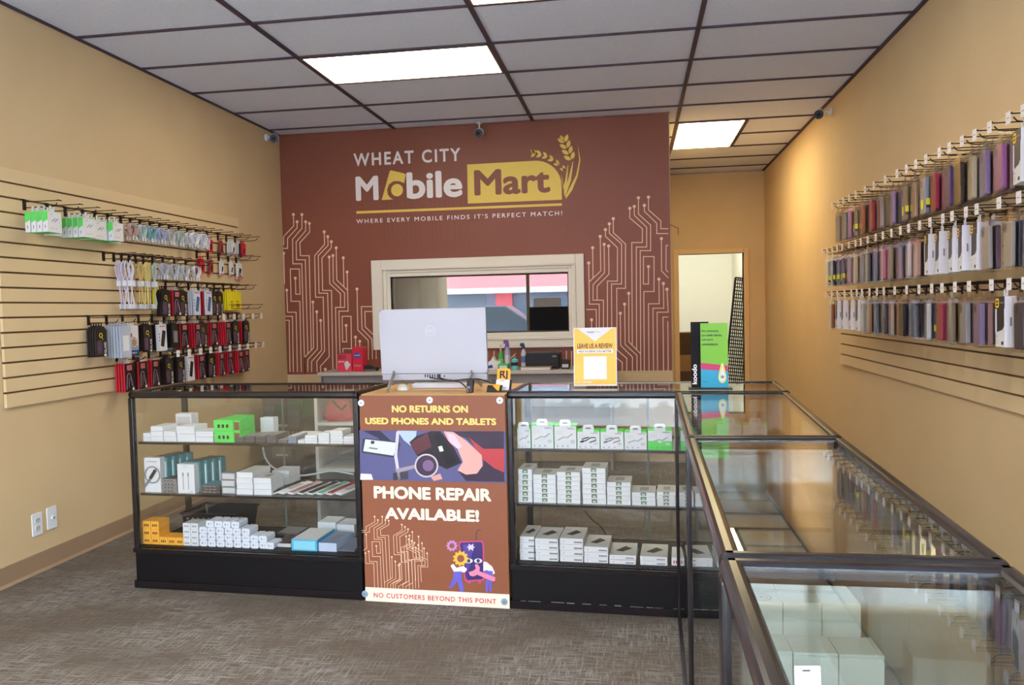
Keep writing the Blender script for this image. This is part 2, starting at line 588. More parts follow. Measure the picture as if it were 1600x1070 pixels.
def mtext(b, s, u0, v0, u1, v1, capv, m, bold=0, space=1.0, off=.003):
    """baseline from pixel (u0,v0) to (u1,v1); capv = pixel height of the lettering at the left end"""
    a, c = MW(u0, v0, off), MW(u1, v1, off)
    h = MW(u0, v0 - capv, off).z - a.z
    z = (a.z + c.z) / 2
    b.text(s, (a.x, a.y, z), X_, Z_, c.x - a.x, m, h, bold, space)


mtext(lb, 'WHEAT CITY', 553, 260, 719.5, 252, 20.5, WHITE, .025, 1.25)
mtext(lb, 'M', 556.5, 314, 592, 312.5, 38, WHITE, .032)
mtext(lb, 'bile', 636, 311, 723, 308, 42, WHITE, .032)
mtext(lb, 'WHERE EVERY MOBILE FINDS IT\u2019S PERFECT MATCH!', 557, 348.5, 878.5, 337, 6.6, WHITE, .01, 1.35)
lb.build('lettering', wb)
gb = B()
sh = [(730, 257), (838, 251)] + [(838 + 39.5 * math.sin(a), 290 - 39 * math.cos(a)) for a in [PI / 2 * i / 10 for i in range(1, 11)]] + [(878, 312), (731, 318)]
gb.flat([MW(u, v, .002) for u, v in sh][::-1], YEL)
gb.flat([MW(u, v, .002) for u, v in [(557, 330), (878, 317.5), (878, 321.3), (557, 333.8)]][::-1], YEL)
ph = [(609, 267.5), (611, 266), (632, 271), (634, 273), (631.5, 286), (624, 283), (615, 283), (608, 288), (605, 296), (606, 304), (610, 309), (614.5, 311.5), (596.5, 312.5)]
gb.flat([MW(u, v, .002) for u, v in ph][::-1], YEL)
gb.disc(MW(620.5, 297, .0025), X_, Z_, .054, YEL, 24)


def leafpx(b, u, v, L, w, ang, m):
    a = math.radians(ang)
    pts = []
    for t, s_ in [(0, 0), (.2, .7), (.45, 1), (.7, .8), (1, 0), (.7, -.8), (.45, -1), (.2, -.7)]:
        x, y = t * L, s_ * w / 2
        pts.append(MW(u + x * math.cos(a) - y * math.sin(a), v - x * math.sin(a) - y * math.cos(a), .002))
    b.flat(pts[::-1], m)


for i in range(6):
    t = i / 5
    u, v = 884 - 47 * t, 266 - 27 * t - 6 * math.sin(t * PI)
    leafpx(gb, u, v, 10, 4.6, 190 - 55 * (1 - t) + 30, YEL)
    leafpx(gb, u - 1, v + 1, 10, 4.6, 120 + 30 * t - 10 + 60 * (0), YEL)
leafpx(gb, 839, 237, 9, 4.5, 175, YEL)
for i in range(4):
    t = i / 3
    u, v = 893 - 10 * t, 249 - 27 * t
    leafpx(gb, u, v, 13, 6.5, 72, YEL)
    leafpx(gb, u - 1, v + 1, 13, 6.5, 150, YEL)
leafpx(gb, 880, 220, 10, 6, 118, YEL)
for q in ([(884, 311), (894, 297), (903, 275), (907, 250), (902.5, 225), (905, 250), (900, 274), (891, 292), (884, 306)],
          [(883, 308), (892, 282), (896, 252), (895, 252), (888, 280), (881, 300)],
          [(882, 300), (886, 285), (888, 258), (887, 258), (883, 282), (880, 292)], [(881, 298), (879, 280), (877, 272), (878, 281)]):
    gb.flat([MW(u, v, .002) for u, v in q], YEL)
gb.build('gold_logo_print', wb)
lb = B()
mtext(lb, 'Mart', 741.5, 305.5, 860, 301.5, 40, MURAL, .03, 1.0, .004)
lb.build('dark_lettering', wb)

# window_1: cream stepped casing, glass, office behind
w1 = empty('window_1', (0, 0, 0)); struct(w1)


def ring(b, x0, x1, z0, z1, wl_, wr_, wb_, wt_, y0, y1, m):
    b.box(x0, x0 + wl_, y0, y1, z0, z1, m); b.box(x1 - wr_, x1, y0, y1, z0, z1, m)
    b.box(x0 + wl_, x1 - wr_, y0, y1, z0, z0 + wb_, m); b.box(x0 + wl_, x1 - wr_, y0, y1, z1 - wt_, z1, m)


tb = B()
ring(tb, -2.288, -.417, .985, 1.775, .09, .072, .07, .08, YM - .03, YM + .01, TRIMW)
ring(tb, -2.198, -.489, 1.055, 1.695, .015, .015, .012, .012, YM - .042, YM + .01, TRIMW)
ring(tb, -2.183, -.504, 1.067, 1.683, .03, .024, .022, .024, YM - .022, YM + .01, TRIMW)
ring(tb, -2.153, -.528, 1.089, 1.659, .033, .025, .029, .034, YM - .012, YM + .08, TRIMW)
tb.build('frame', w1, .004)
sb_ = B()
ring(sb_, -2.12, -.553, 1.118, 1.625, .012, .010, .010, .012, YM + .03, YM + .06, mat('dark_window_channel', (62, 56, 48), .5))
sb_.build('channel', w1)
pane = B(Matrix.Translation((-1.336, YM + .045, 0)) @ Matrix.Rotation(math.radians(1.1), 4, 'Z'))
pane.box(-.775, .775, -.003, .003, 1.128, 1.614, OFFICE_GLASS)
pane.build('pane', w1)
# the office behind it
of = B()
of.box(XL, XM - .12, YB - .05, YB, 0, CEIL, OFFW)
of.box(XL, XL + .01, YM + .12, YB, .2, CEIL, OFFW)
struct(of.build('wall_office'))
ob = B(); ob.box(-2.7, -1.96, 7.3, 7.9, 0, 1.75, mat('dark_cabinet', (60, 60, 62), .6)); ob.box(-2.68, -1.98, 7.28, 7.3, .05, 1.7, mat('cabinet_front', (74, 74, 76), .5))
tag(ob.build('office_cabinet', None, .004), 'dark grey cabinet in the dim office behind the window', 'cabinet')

# far wall with a doorway and the stock room beyond
dx0, dx1, dz = .545, 1.318, 1.935
fw = B()
fw.box(XM - .12, dx0, YB, YB + .12, 0, CEIL, WALL); fw.box(dx1, XR, YB, YB + .12, 0, CEIL, WALL); fw.box(dx0, dx1, YB, YB + .12, dz, CEIL, WALL)
struct(fw.build('wall_far'))
CASING = mat('door_casing_paint', (214, 182, 132), .5)
dc = B()
dc.box(dx0 - .06, dx0, YB - .018, YB + .12, 0, dz + .06, CASING); dc.box(dx1, dx1 + .062, YB - .018, YB + .12, 0, dz + .06, CASING)
dc.box(dx0, dx1, YB - .018, YB + .12, dz, dz + .06, CASING)
struct(dc.build('door_1', None, .004))
SRW = mat('stockroom_paint', (234, 234, 222), .85)
sr = B()
sr.box(-.4, 2.6, 13.4, 13.5, 0, 2.9, SRW); sr.box(-.5, -.4, YB + .12, 13.5, 0, 2.9, SRW); sr.box(XR - .002, XR, YB + .12, 13.5, 0, 2.9, SRW); sr.box(-.5, 2.6, YB + .12, 13.5, 2.9, 3.0, SRW)
struct(sr.build('wall_stockroom'))


def ceiling_light(x0, x1, y0, y1, label, z=CEIL, group='ceiling light panels', dm=None):
    t = empty('ceiling_light', ((x0 + x1) / 2, (y0 + y1) / 2, z))
    hx, hy = (x1 - x0) / 2 - .014, (y1 - y0) / 2 - .012
    f = B()
    for a in ((-hx, hx, -hy, -hy + .012), (-hx, hx, hy - .012, hy), (-hx, -hx + .012, -hy, hy), (hx - .012, hx, -hy, hy)):
        f.box(a[0], a[1], a[2], a[3], -.001, .011, LFRAME)
    f.build('frame', t)
    B().box(-hx + .012, hx - .012, -hy + .012, hy - .012, .002, .011, dm or DIFF).build('diffuser', t)
    return tag(t, label, 'ceiling light', group)


ceiling_light(GX[0], GX[1], GY0 + TT, GY0 + 2 * TT, 'wide lit ceiling panel in front of the printed wall')
ceiling_light(GX[1], GX[2], GY0 - TT, GY0, 'lit ceiling panel cut off by the top edge of the photo')
ceiling_light(GX[2], GX[2] + TT, GY0 + 5 * TT, GY0 + 7 * TT, 'lit ceiling panel in the passage beyond the printed wall', dm=DIFF2)
ceiling_light(GX[0], GX[1], GY0 - 5 * TT, GY0 - 4 * TT, 'lit ceiling panel behind the viewer toward the storefront')
ceiling_light(.3, 1.5, 11.4, 12.0, 'lit ceiling panel of the stock room', 2.89, dm=mat('stock_light_diffuser', (255, 250, 236), .6, emit=PANEL_EMIT * 2.0))

# storefront behind the viewer: mullions, glass, street
FR = mat('storefront_aluminium', (176, 158, 130), .45, .3)
sf = B()
sf.box(XL, XR, YF - .06, YF, 0, .18, FR); sf.box(XL, XR, YF - .06, YF, 2.45, CEIL, WALL)
for x in (-1.62, .02, XR - .03):
    sf.box(x - .03, x + .03, YF - .06, YF, .18, 2.45, FR)
sf.box(XL, XR, YF - .06, YF, 2.38, 2.45, FR)
wf = sf.build('wall_front'); struct(wf)
B().box(XL + .05, XR - .05, YF - .034, YF - .028, .18, 2.38, SHOP_GLASS).build('pane', wf)
po = B().box(-1.52, -1.02, YF - .02, YF - .015, 1.06, 1.5, WHITE)
po.text('koodo', (-1.06, YF - .0145, 1.13), (-1, 0, 0), Z_, .4, INK, .1, .02)
tag(po.build('window_poster'), 'white poster taped inside the storefront glass, mirrored in the office window', 'poster')
pl_ = bpy.data.lights.new('daylight_portal', 'AREA'); pl_.shape = 'RECTANGLE'; pl_.size = XR - XL; pl_.size_y = 2.2
pl_.cycles.is_portal = True
po_ = bpy.data.objects.new('daylight_portal', pl_); COL.objects.link(po_)
po_.location = ((XL + XR) / 2, YF - .1, 1.28); po_.rotation_euler = (PI / 2, 0, 0)
SNOW = noise_mat('packed_snow', (235, 238, 244), (196, 202, 214), 3, .8, .6, 9)
street = B().box(-30, 30, -40, YF - .06, -.2, -.05, noise_mat('snowy_street', (196, 200, 208), (232, 236, 242), .8, .8))
struct(street.build('ground_street'))
sn = B()
nx, ny = 60, 8
vs = []
for j in range(ny + 1):
    for i in range(nx + 1):
        a = j / ny
        vs.append((-9 + 18 * i / nx, -3.0 - 1.7 * a + rnd.uniform(-.06, .06), -.06 + .62 * math.sin(PI * a) ** .7 * (1 + .3 * math.sin(i * .5) * math.sin(i * .17)) + rnd.uniform(-.03, .03) * (0 < j < ny)))
sn.add(vs, [(j * (nx + 1) + i, j * (nx + 1) + i + 1, (j + 1) * (nx + 1) + i + 1, (j + 1) * (nx + 1) + i) for j in range(ny) for i in range(nx)], SNOW)
o = sn.build('snow_bank', None, 0, 2, True); o['kind'] = 'stuff'; tag(o, 'bank of snow along the street outside the storefront', 'snow', None, 'stuff')
BR = mat('far_building_wall', (160, 178, 196), .7); RED = mat('awning_red', (236, 120, 124), .6)
bd = empty('street_building', (0, -16, 0))
B().box(-22, 12, -6, 0, 0, 5.2, BR).build('wall', bd)
aw = B(); aw.prism([(0, 2.55), (1.7, 1.95), (1.7, 2.05), (0, 3.5)], -13, 0, RED, 'x'); aw.box(-13, 0, 1.7, 1.74, 1.86, 2.06, WHITE)
aw.build('awning', bd)
B().box(-4.2, -3.6, 0, .3, 0, 2.5, RED).build('pillar', bd)
wn = B()
for i in range(9):
    wn.box(-21 + i * 3.4, -18.2 + i * 3.4, 0, .05, .5, 1.9, mat('far_window', (110, 130, 146), .15))
wn.build('window', bd)
tag(bd, 'shop building with red awning across the street, mirrored in the office window', 'building')
ps = [(0, .35), (.1, .75), (1.1, .95), (1.7, 1.45), (3.2, 1.45), (3.9, .98), (4.4, .9), (4.45, .35)]
car = empty('parked_car', (-6.2, -9.5, -.05))
B().prism(ps, -.85, .85, mat('car_paint', (60, 66, 76), .25, .3), 'y').build('body', car, .05)
for x in (.85, 3.55):
    for y in (-.8, .8):
        wh = B(); wh.prism([(x + .33 * math.cos(a), .33 + .33 * math.sin(a)) for a in [2 * PI * i / 16 for i in range(16)]], y - .1, y + .1, BLK, 'y'); wh.build('wheel', car)
for y in (-.86, .852):
    gw = B(); gw.prism([(1.25, .98), (1.78, 1.4), (2.4, 1.4), (2.4, .98)], y, y + .008, mat('car_window', (40, 50, 58), .1), 'y')
    gw.prism([(2.5, .98), (2.5, 1.4), (3.15, 1.4), (3.65, 1.0)], y, y + .008, MATS['car_window'], 'y'); gw.build('window_glass', car)
tag(car, 'grey car parked on the street outside', 'car')

# ------------------------------------------------------------------ slatwall panels
def slatwall(x, sgn, y0, y1, z0, z1, grooves, label):
    """boards between T-grooves; sgn = direction into the room"""
    t = empty('slatwall_panel', (x, (y0 + y1) / 2, z0))
    hy = (y1 - y0) / 2
    b = B()
    es = [0] + sorted(g_ - z0 for g_ in grooves) + [z1 - z0]
    for i in range(len(es) - 1):
        a = es[i] + (.005 if i else 0); c = es[i + 1] - (.005 if i < len(es) - 2 else 0)
        xs = sorted((sgn * .004, sgn * .020))
        b.box(xs[0], xs[1], -hy, hy, a, c, SLAT)
    b.build('board', t)
    xs = sorted((sgn * .0006, sgn * .006))
    B().box(xs[0], xs[1], -hy + .002, hy - .002, .002, z1 - z0 - .002, GROOVE).build('groove_back', t)
    return tag(t, label, 'slatwall')


GL = [2.015 - .0752 * i for i in range(15)]
slatwall(XL, 1, 3.56, 6.02, .888, 2.086, GL, 'beige slatwall panel of cable and screen protector packs on the left wall')
GR = [1.974, 1.902, 1.831, 1.760, 1.689, 1.616, 1.543, 1.470, 1.397, 1.317, 1.237, 1.158, 1.078, 1.0, .922]
slatwall(XR, -1, .9, 6.467, .848, 2.08, [g_ for g_ in GR if g_ > .86], 'beige slatwall panel of phone cases on the right wall')


# ------------------------------------------------------------------ hooks
def hook_proto(L, two, tagged):
    """steel peg hook; local +X points into the room, origin at the panel face in its groove"""
    out = []
    b = B(); b.box(-.009, .004, -.011, .011, .0, .0045, PEG); b.box(0, .004, -.011, .011, -.052, .0045, PEG)
    out.append(('peg_hook', b.mesh('peg_hook'), None, 0))
    b = B(); zl = -.040
    b.tube([(.003, 0, zl), (L - .03, 0, zl), (L - .012, 0, zl + .004), (L, 0, zl + .018)], .0026, PEG, 6)
    out.append(('wire', b.mesh('hook_wire'), 0, 0))
    if two:
        b = B(); zu = -.010
        b.tube([(.003, 0, zu), (L + .012, 0, zu)], .0024, PEG, 6)
        b.tube([(L + .012, -.014, zu), (L + .012, .014, zu)], .0032, PEG, 6)
        out.append(('label_wire', b.mesh('label_wire'), 0, 0))
    if tagged:
        b = B(); b.box(L + .0155, L + .0175, -.017, .017, -.046, -.004, TAGW)
        b.box(L + .0176, L + .0178, -.009, .009, -.027, -.024, GREY5)
        out.append(('price_tag', b.mesh('price_tag'), 0, 0))
    return out


HOOKS = {'plain': hook_proto(.19, True, False), 'single': hook_proto(.19, False, False), 'tag': hook_proto(.19, True, True), 'long': hook_proto(.235, True, True)}
HXL, HXR = XL + .0206, XR - .0206


def hook(side, y, z, kind, label, group):
    rz = 0 if side == 'L' else PI
    o = spawn(HOOKS[kind], (HXL if side == 'L' else HXR, y, z), (0, 0, rz))
    return tag(o, label, 'hook', group)


# ------------------------------------------------------------------ hanging packs (front faces +X, hang hole at the origin)
TY, TZ = Vector((0, 1, 0)), Vector((0, 0, 1))
PR = {}


def tab(b, t, w=.03, h=.03, m=CARD):
    b.box(-t / 2, t / 2, -w / 2, -.006, -.004 - h, .012, m); b.box(-t / 2, t / 2, .006, w / 2, -.004 - h, .012, m)
    b.box(-t / 2, t / 2, -.006, .006, .005, .012, m); b.box(-t / 2, t / 2, -.006, .006, -.004 - h, -.006, m)
    return b


def pack_q():
    t, w, h, x = .011, .088, .185, .0058
    b = B(); b.prism([(-w / 2, -h - .0), (w / 2, -h), (w / 2, -.035), (w / 2 - .018, -.012), (-w / 2 + .018, -.012), (-w / 2, -.035)], -t / 2, t / 2, PBLK, 'x')
    p = B(); p.disc((x, -.004, -.062), TY, TZ, .014, YELLOW, 16, .010)
    p.flat([(x, .002, -.074), (x, .008, -.077), (x, .014, -.087), (x, .010, -.088)], YELLOW)
    p.text('GLASS', (x, .037, -.165), TZ, -TY, .062, WHITE, .018, .01)
    p.box(x - .0004, x + .0002, -.038, .004, -.17, -.092, mat('pack_smoke', (78, 70, 78), .3)); p.disc((x + .0004, -.018, -.135), TY, TZ, .012, mat('pack_plum', (120, 50, 96), .4), 12)
    q = B(); q.box(x - .0004, x + .0003, .018, .036, -.182, -.170, WHITE)
    tb_ = B(); tab(tb_, .002, .03, .012, PBLK)
    return [('screen_protector_pack', b.mesh('q_pack'), None, 0), ('front_print', p.mesh('q_print'), 0, 0), ('price_sticker', q.mesh('price_sticker'), 0, 0), ('hang_tab', tb_.mesh('black_tab'), 0, 0)]


def pack_red(face=PBLK, edge=PRED, box=PINKG):
    t, w, h, x = .012, .086, .185, .0063
    b = B(); b.box(-t / 2, t / 2, -w / 2, w / 2, -h, -.014, edge)
    f = B(); f.box(x - .0006, x, -w / 2 + .001, w / 2 - .001, -h + .001, -.015, face)
    p = B(); p.box(x, x + .0004, -.02, .022, -.056, -.026, box)
    p.text('5D', (x + .0008, -.012, -.05), TY, TZ, .026, PRED, .018, .02)
    p.tube([(x, -.03, -.17), (x, -.022, -.09), (x, -.012, -.074), (x, .004, -.078), (x, .02, -.125), (x, .03, -.17)], .0016, mat('pack_glint', (170, 128, 140), .3), 4)
    p.tube([(x, -.01, -.16), (x, -.006, -.1), (x, .006, -.1), (x, .018, -.15)], .001, MATS['pack_glint'], 4)
    q = B(); q.box(x, x + .0005, .02, .036, -.178, -.162, WHITE)
    tb_ = B(); tab(tb_, .002, .03, .012, CARDG)
    return [('screen_protector_pack', b.mesh('red_pack'), None, 0), ('front_panel', f.mesh('front'), 0, 0), ('front_print', p.mesh('print'), 0, 0), ('price_sticker', q.mesh('sticker'), 0, 0), ('hang_tab', tb_.mesh('tab'), 0, 0)]


def pack_phone(pic=INK, t=.02, edge=CARD):
    w, h = .086, .185; x = t / 2 + .0005
    b = B(); b.box(-t / 2, t / 2, -w / 2, w / 2, -h, -.014, edge)
    p = B(M=Matrix.Translation((x, .004, -.105)) @ Matrix.Rotation(math.radians(-14), 4, 'X')); p.rslab(.036, .105, .001, .006, pic)
    p.M = Matrix(); p.box(x - .0003, x + .0003, -.03, .03, -.03, -.022, PINKG)
    for i in range(3): p.box(x - .0003, x + .0003, -.038, -.03, -.12 + i * .02, -.112 + i * .02, INK)
    tb_ = B(); tab(tb_, .002, .03, .012, CARD)
    return [('accessory_pack', b.mesh('phone_pack'), None, 0), ('front_print', p.mesh('print'), 0, 0), ('hang_tab', tb_.mesh('tab'), 0, 0)]


def pack_plain(m, t=.012, w=.086, h=.185, pic=None):
    b = B(); b.box(-t / 2, t / 2, -w / 2, w / 2, -h, -.014, m)
    p = B(); x = t / 2 + .0005
    p.box(x - .0004, x, -w * .3, w * .3, -h * .8, -h * .35, pic or CARDG)
    tb_ = B(); tab(tb_, .002, .03, .012, m)
    return [('accessory_pack', b.mesh('plain_pack'), None, 0), ('front_print', p.mesh('print'), 0, 0), ('hang_tab', tb_.mesh('tab'), 0, 0)]


def pack_coin():
    t, w, h, x = .014, .1, .2, .0075
    b = B(); b.box(-t / 2, t / 2, -w / 2, w / 2, -h, -.014, CARD)
    p = B(); p.box(x - .0004, x, -w / 2 + .001, w / 2 - .001, -h + .001, -.165, mat('pack_navy', (44, 66, 112), .4))
    p.prism([(-w / 2 + .001, -.165), (w / 2 - .001, -.165), (w / 2 - .001, -.14), (-w / 2 + .001, -.1)], x - .0004, x, mat('pack_sky', (130, 164, 206), .4), 'x')
    p.disc((x + .0004, .006, -.118), TY, TZ, .034, mat('pack_bronze', (168, 140, 112), .4), 20); p.disc((x + .0006, .006, -.118), TY, TZ, .028, CARD, 20, .024)
    p.box(x, x + .0003, -.036, -.012, -.085, -.06, PRED)
    p.text('magnet', (x + .0004, -.02, -.188), TY, TZ, .05, WHITE)
    tb_ = B(); tab(tb_, .002, .03, .012, CARD)
    return [('accessory_pack', b.mesh('coin_pack'), None, 0), ('front_print', p.mesh('print'), 0, 0), ('hang_tab', tb_.mesh('tab'), 0, 0)]


def pack_green():
    t, w, h = .028, .100, .124; x = t / 2 + .0004
    b = B(); b.box(-t / 2, t / 2, -w / 2, w / 2, -h, -.02, CARD)
    s_ = B()
    for y in (-w / 2 - .0004, w / 2 + .0004):
        s_.prism([(-t / 2, -.076), (t / 2, -.062), (t / 2, -.0195), (-t / 2, -.0195)], y - .0004, y + .0004, GREEN, 'y')
    s_.box(-t / 2, t / 2, -w / 2, w / 2, -.0198, -.0192, GREEN); s_.box(-t / 2, t / 2, -w / 2, w / 2, -h - .0006, -h, GREEN)
    p = B()
    for y in (-.008, .012):
        p.tube([(x, y - .012, -.07), (x, y - .004, -.064), (x, y + .006, -.056), (x, y + .012, -.054)], .0022, GREY5, 5)
    p.text('belkin', (x + .0004, -.03, -.036), TY, TZ, .016, INK)
    for i in range(3): p.box(x - .0002, x + .0002, -.03 + i * .018, -.022 + i * .018, -.108, -.1, CARDG)
    for y in (-w / 2 - .001,):
        p.box(-.002, .002, y, y + .0004, -.105, -.088, GREY5)
    tb_ = B(); tab(tb_, .002, .036, .016, CARD)
    return [('charger_box', b.mesh('green_box'), None, 0), ('green_band', s_.mesh('band'), 0, 0), ('front_print', p.mesh('print'), 0, 0), ('hang_tab', tb_.mesh('tab'), 0, 0)]


def pack_flash(m=PRED, w=.056, h=.115, foot=PRED, stick=INK, big=False):
    t = .010; x = t / 2 + .0004
    b = B(); b.box(-t / 2, t / 2, -w / 2, w / 2, -h, -.012, m)
    p = B()
    p.box(x - .0004, x, -w / 2, w / 2, -h, -h + (.024 if big else .014), foot)
    p.M = Matrix.Translation((x, .004, -h * .58)) @ Matrix.Rotation(math.radians(-20), 4, 'X'); p.rslab(.018 if not big else .034, .04 if not big else .06, .001, .003, stick)
    if big:
        p.rslab(.012, .012, .0022, .003, WHITE, 0, 0, -.014)
    p.M = Matrix(); p.text('SanDisk', (x + .0003, -w * .36, -h + .003), TY, TZ, w * .72, WHITE, .012 if big else .007)
    tb_ = B(); tab(tb_, .002, .03, .010, m)
    return [('flash_drive_pack', b.mesh('flash_pack'), None, 0), ('front_print', p.mesh('print'), 0, 0), ('hang_tab', tb_.mesh('tab'), 0, 0)]


def pack_yellow():
    t, w, h = .012, .11, .15; x = t / 2 + .0004
    b = B(); b.box(-t / 2, t / 2, -w / 2, w / 2, -h, -.012, YELLOW)
    p = B()
    p.text('50', (x, -.02, -.13), TY, TZ, .05, INK, .03, .03); p.box(x - .0003, x, -.02, .03, -.142, -.136, INK)
    p.disc((x, -.036, -.11), TY, TZ, .009, INK, 12, .006); p.box(x - .0003, x, -.02, .02, -.092, -.08, mat('pack_olive', (170, 150, 40), .5))
    tb_ = B(); tab(tb_, .002, .03, .010, YELLOW)
    return [('sim_card_pack', b.mesh('yellow_pack'), None, 0), ('front_print', p.mesh('print'), 0, 0), ('hang_tab', tb_.mesh('tab'), 0, 0)]


def pack_coil(m, seed):
    rr = random.Random(seed)
    b = B()
    pts = []
    for i in range(64):
        a = 2 * PI * i / 16 + PI / 2
        k = i / 64
        R_ = .036 + .004 * math.sin(3 * a) + rr.uniform(-.0015, .0015)
        pts.append((-.012 + .026 * k + rr.uniform(-.002, .002), R_ * math.cos(a), -.034 + R_ * math.sin(a) * 1.05))
    b.tube(pts, .0034, m, 6)
    tw = B(); tw.tube([(-.016, -.004, .006), (.018, .004, .006), (.02, .004, -.008), (-.016, -.004, -.008), (-.016, -.004, .006)], .003, CARDG, 5)
    e = B()
    for y in (-.012, .016):
        e.box(.008, .015, y - .004, y + .004, -.098, -.072, PWHITE); e.box(.009, .014, y - .003, y + .003, -.106, -.098, STEEL)
    return [('charging_cable', b.mesh('coil'), None, 0), ('twist_tie', tw.mesh('tie'), 0, 0), ('plug', e.mesh('plugs'), 0, 0)]


def pack_long(m, seed):
    rr = random.Random(seed)
    b = B()
    for k in range(3):
        y0 = rr.uniform(-.014, .014); y1 = rr.uniform(-.028, .028); x0 = rr.uniform(-.008, .008)
        b.tube(sm([(x0, y0 * .2, .002), (x0, y0 - .022, -.04), (x0, y0 - .006, -.10), (x0, y0, -.135), (x0, (y0 + y1) / 2, -.2), (x0 + .004, y1, -.262)], 3), .0032, m, 6)
        b.tube(sm([(x0, y0 * .2, .002), (x0, y0 + .022, -.045), (x0, y0 + .006, -.10), (x0, y0, -.135)], 3), .0032, m, 6)
    c = B(); c.box(-.014, .014, -.014, .014, -.15, -.118, PWHITE)
    e = B()
    for k in range(4):
        y = rr.uniform(-.03, .03); e.box(-.004, .004, y - .004, y + .004, -.288, -.258, PWHITE); e.box(-.003, .003, y - .003, y + .003, -.297, -.288, STEEL)
    return [('long_charging_cable', b.mesh('long_cable'), None, 0), ('collar', c.mesh('collar'), 0, 0), ('plug', e.mesh('plugs'), 0, 0)]


def pack_case(rgb, yt=False, t=.018, rough=.4, kind=0, w=.082, h=.165):
    """phone case in a clear sleeve"""
    m = C(rgb, rough)
    b = B(); b.rslab(w, h, t, .011, m, 0, 0, -.042 - h / 2)
    if kind == 1:   # wallet with a strap and clasp
        b.box(-t / 2 - .002, t / 2 + .002, w / 2 - .004, w / 2 + .003, -.042 - h * .62, -.042 - h * .42, m)
    s_ = B(); s_.rslab(w + .018, h + .03, t + .004, .004, POUCH, 0, 0, -.036 - h / 2)
    s_.prism([(-w / 2 - .008, -.026), (w / 2 + .008, -.026), (.022, -.004), (.022, .010), (-.022, .010), (-.022, -.004)], -.0012, .0012, POUCH, 'x')
    c = B()
    x = t / 2 + .0006
    c.rslab(.026, .034, .002, .006, C(tuple(int(v * .72) for v in rgb), .3), x, -w * .26, -.066)
    for dy, dz_ in ((-.006, .008), (.006, -.0), (-.006, -.008)):
        c.disc((x + .0014, -w * .26 + dy, -.066 + dz_), TY, TZ, .0048, INK, 10)
    out = [('phone_case_pack', b.mesh('case'), None, .003), ('sleeve', s_.mesh('sleeve'), 0, 0), ('camera_ring', c.mesh('camera_cutout'), 0, 0)]
    if yt:
        y_ = B()
        for yy in (-w / 2 - .0098, w / 2 + .0098):
            y_.box(-t / 2 + .001, t / 2 - .001, yy - .0004, yy + .0004, -.042 - h * .78, -.042 - h * .6, TAGY); y_.box(-t / 2 + .001, t / 2 - .001, yy - .0005, yy + .0005, -.042 - h * .86, -.042 - h * .78, INK)
        y_.box(t / 2 + .0024, t / 2 + .0032, -.016, .016, -.042 - h * .86, -.042 - h * .6, TAGY)
        out.append(('size_tag', y_.mesh('tag'), 0, 0))
    return out


def pack_otter(t=.040):
    w, h = .098, .205; x = t / 2
    b = B()
    b.box(-t / 2, t / 2, -w / 2, w / 2, -h, -.02, CARD)
    f = B()
    f.box(x, x + .0008, -w / 2, w / 2, -.064, -.0195, PBLK)
    f.box(x, x + .0008, -w / 2 + .018, w / 2 - .006, -.15, -.064, PBLK)
    f.box(x, x + .0007, -w / 2, -w / 2 + .016, -.15, -.064, mat('card_blue_white', (206, 214, 230), .4))
    f.prism([(-w / 2 + .018, -.15), (w / 2 - .006, -.15), (w / 2 - .006, -.13), (w / 2 - .022, -.142)], x, x + .0011, CARD, 'x')
    e = B(); e.rslab(.034, .034, .0016, .008, mat('emblem_gold', (240, 190, 30), .4), x + .001, -w / 2 + .024, -.043)
    e.rslab(.02, .008, .0022, .003, INK, x + .001, -w / 2 + .024, -.037); e.rslab(.02, .008, .0022, .003, INK, x + .001, -w / 2 + .024, -.049)
    e.box(x + .0006, x + .0012, -w / 2 + .046, w / 2 - .008, -.045, -.040, GREY5)
    p = B()
    p.box(x + .0004, x + .001, w / 2 - .034, w / 2 - .014, -.196, -.184, INK)
    p.text('case', (x + .001, -w / 2 + .008, -.168), TY, TZ, .022, GREY5)
    for i in range(3): p.box(x + .0004, x + .0008, -w / 2 + .008, -w / 2 + .032, -.18 - .006 * i, -.177 - .006 * i, CARDG)
    for yy, sg in ((-w / 2 - .0006, 1), (w / 2 + .0006, -1)):
        p.box(-.003, .003, min(yy, yy + .0004 * sg), max(yy, yy + .0004 * sg), -.128, -.096, GREY5)
    tb_ = B(); tab(tb_, .0025, .04, .014, CARD)
    return [('phone_case_box', b.mesh('case_box'), None, .0015), ('black_window', f.mesh('window'), 0, 0), ('gold_emblem', e.mesh('emblem'), 0, 0), ('small_print', p.mesh('print'), 0, 0), ('hang_tab', tb_.mesh('tab'), 0, 0)]


def hang(side, y, zw, protos, L, label_fn, cat, group, gap=.004, yaw=.09, front=None, lean=.02, bias=0):
    """packs on one hook, first is nearest the tip"""
    n = len(protos)
    x = (front if front is not None else min(L - .02, .014 + sum(p_[1] + gap for p_ in protos)))
    yb_ = bias + rnd.uniform(-yaw, yaw); lb_ = rnd.uniform(-lean, lean)
    for i, (pr, t, look) in enumerate(protos):
        x -= t / 2
        if x < .012 + t / 2:
            break
        px = (HXL + x) if side == 'L' else (HXR - x)
        rz = (0 if side == 'L' else PI) + yb_ + rnd.uniform(-.006, .006)
        o = spawn(pr, (px, y, zw - .0085), (lb_ + rnd.uniform(-.006, .006), 0, rz))
        tag(o, label_fn(look, i + 1, n), cat, group)
        x -= t / 2 + gap


def posn(i, n):
    if n == 1: return 'alone'
    if i == 1: return 'frontmost'
    return ORD[i] + ' from front'


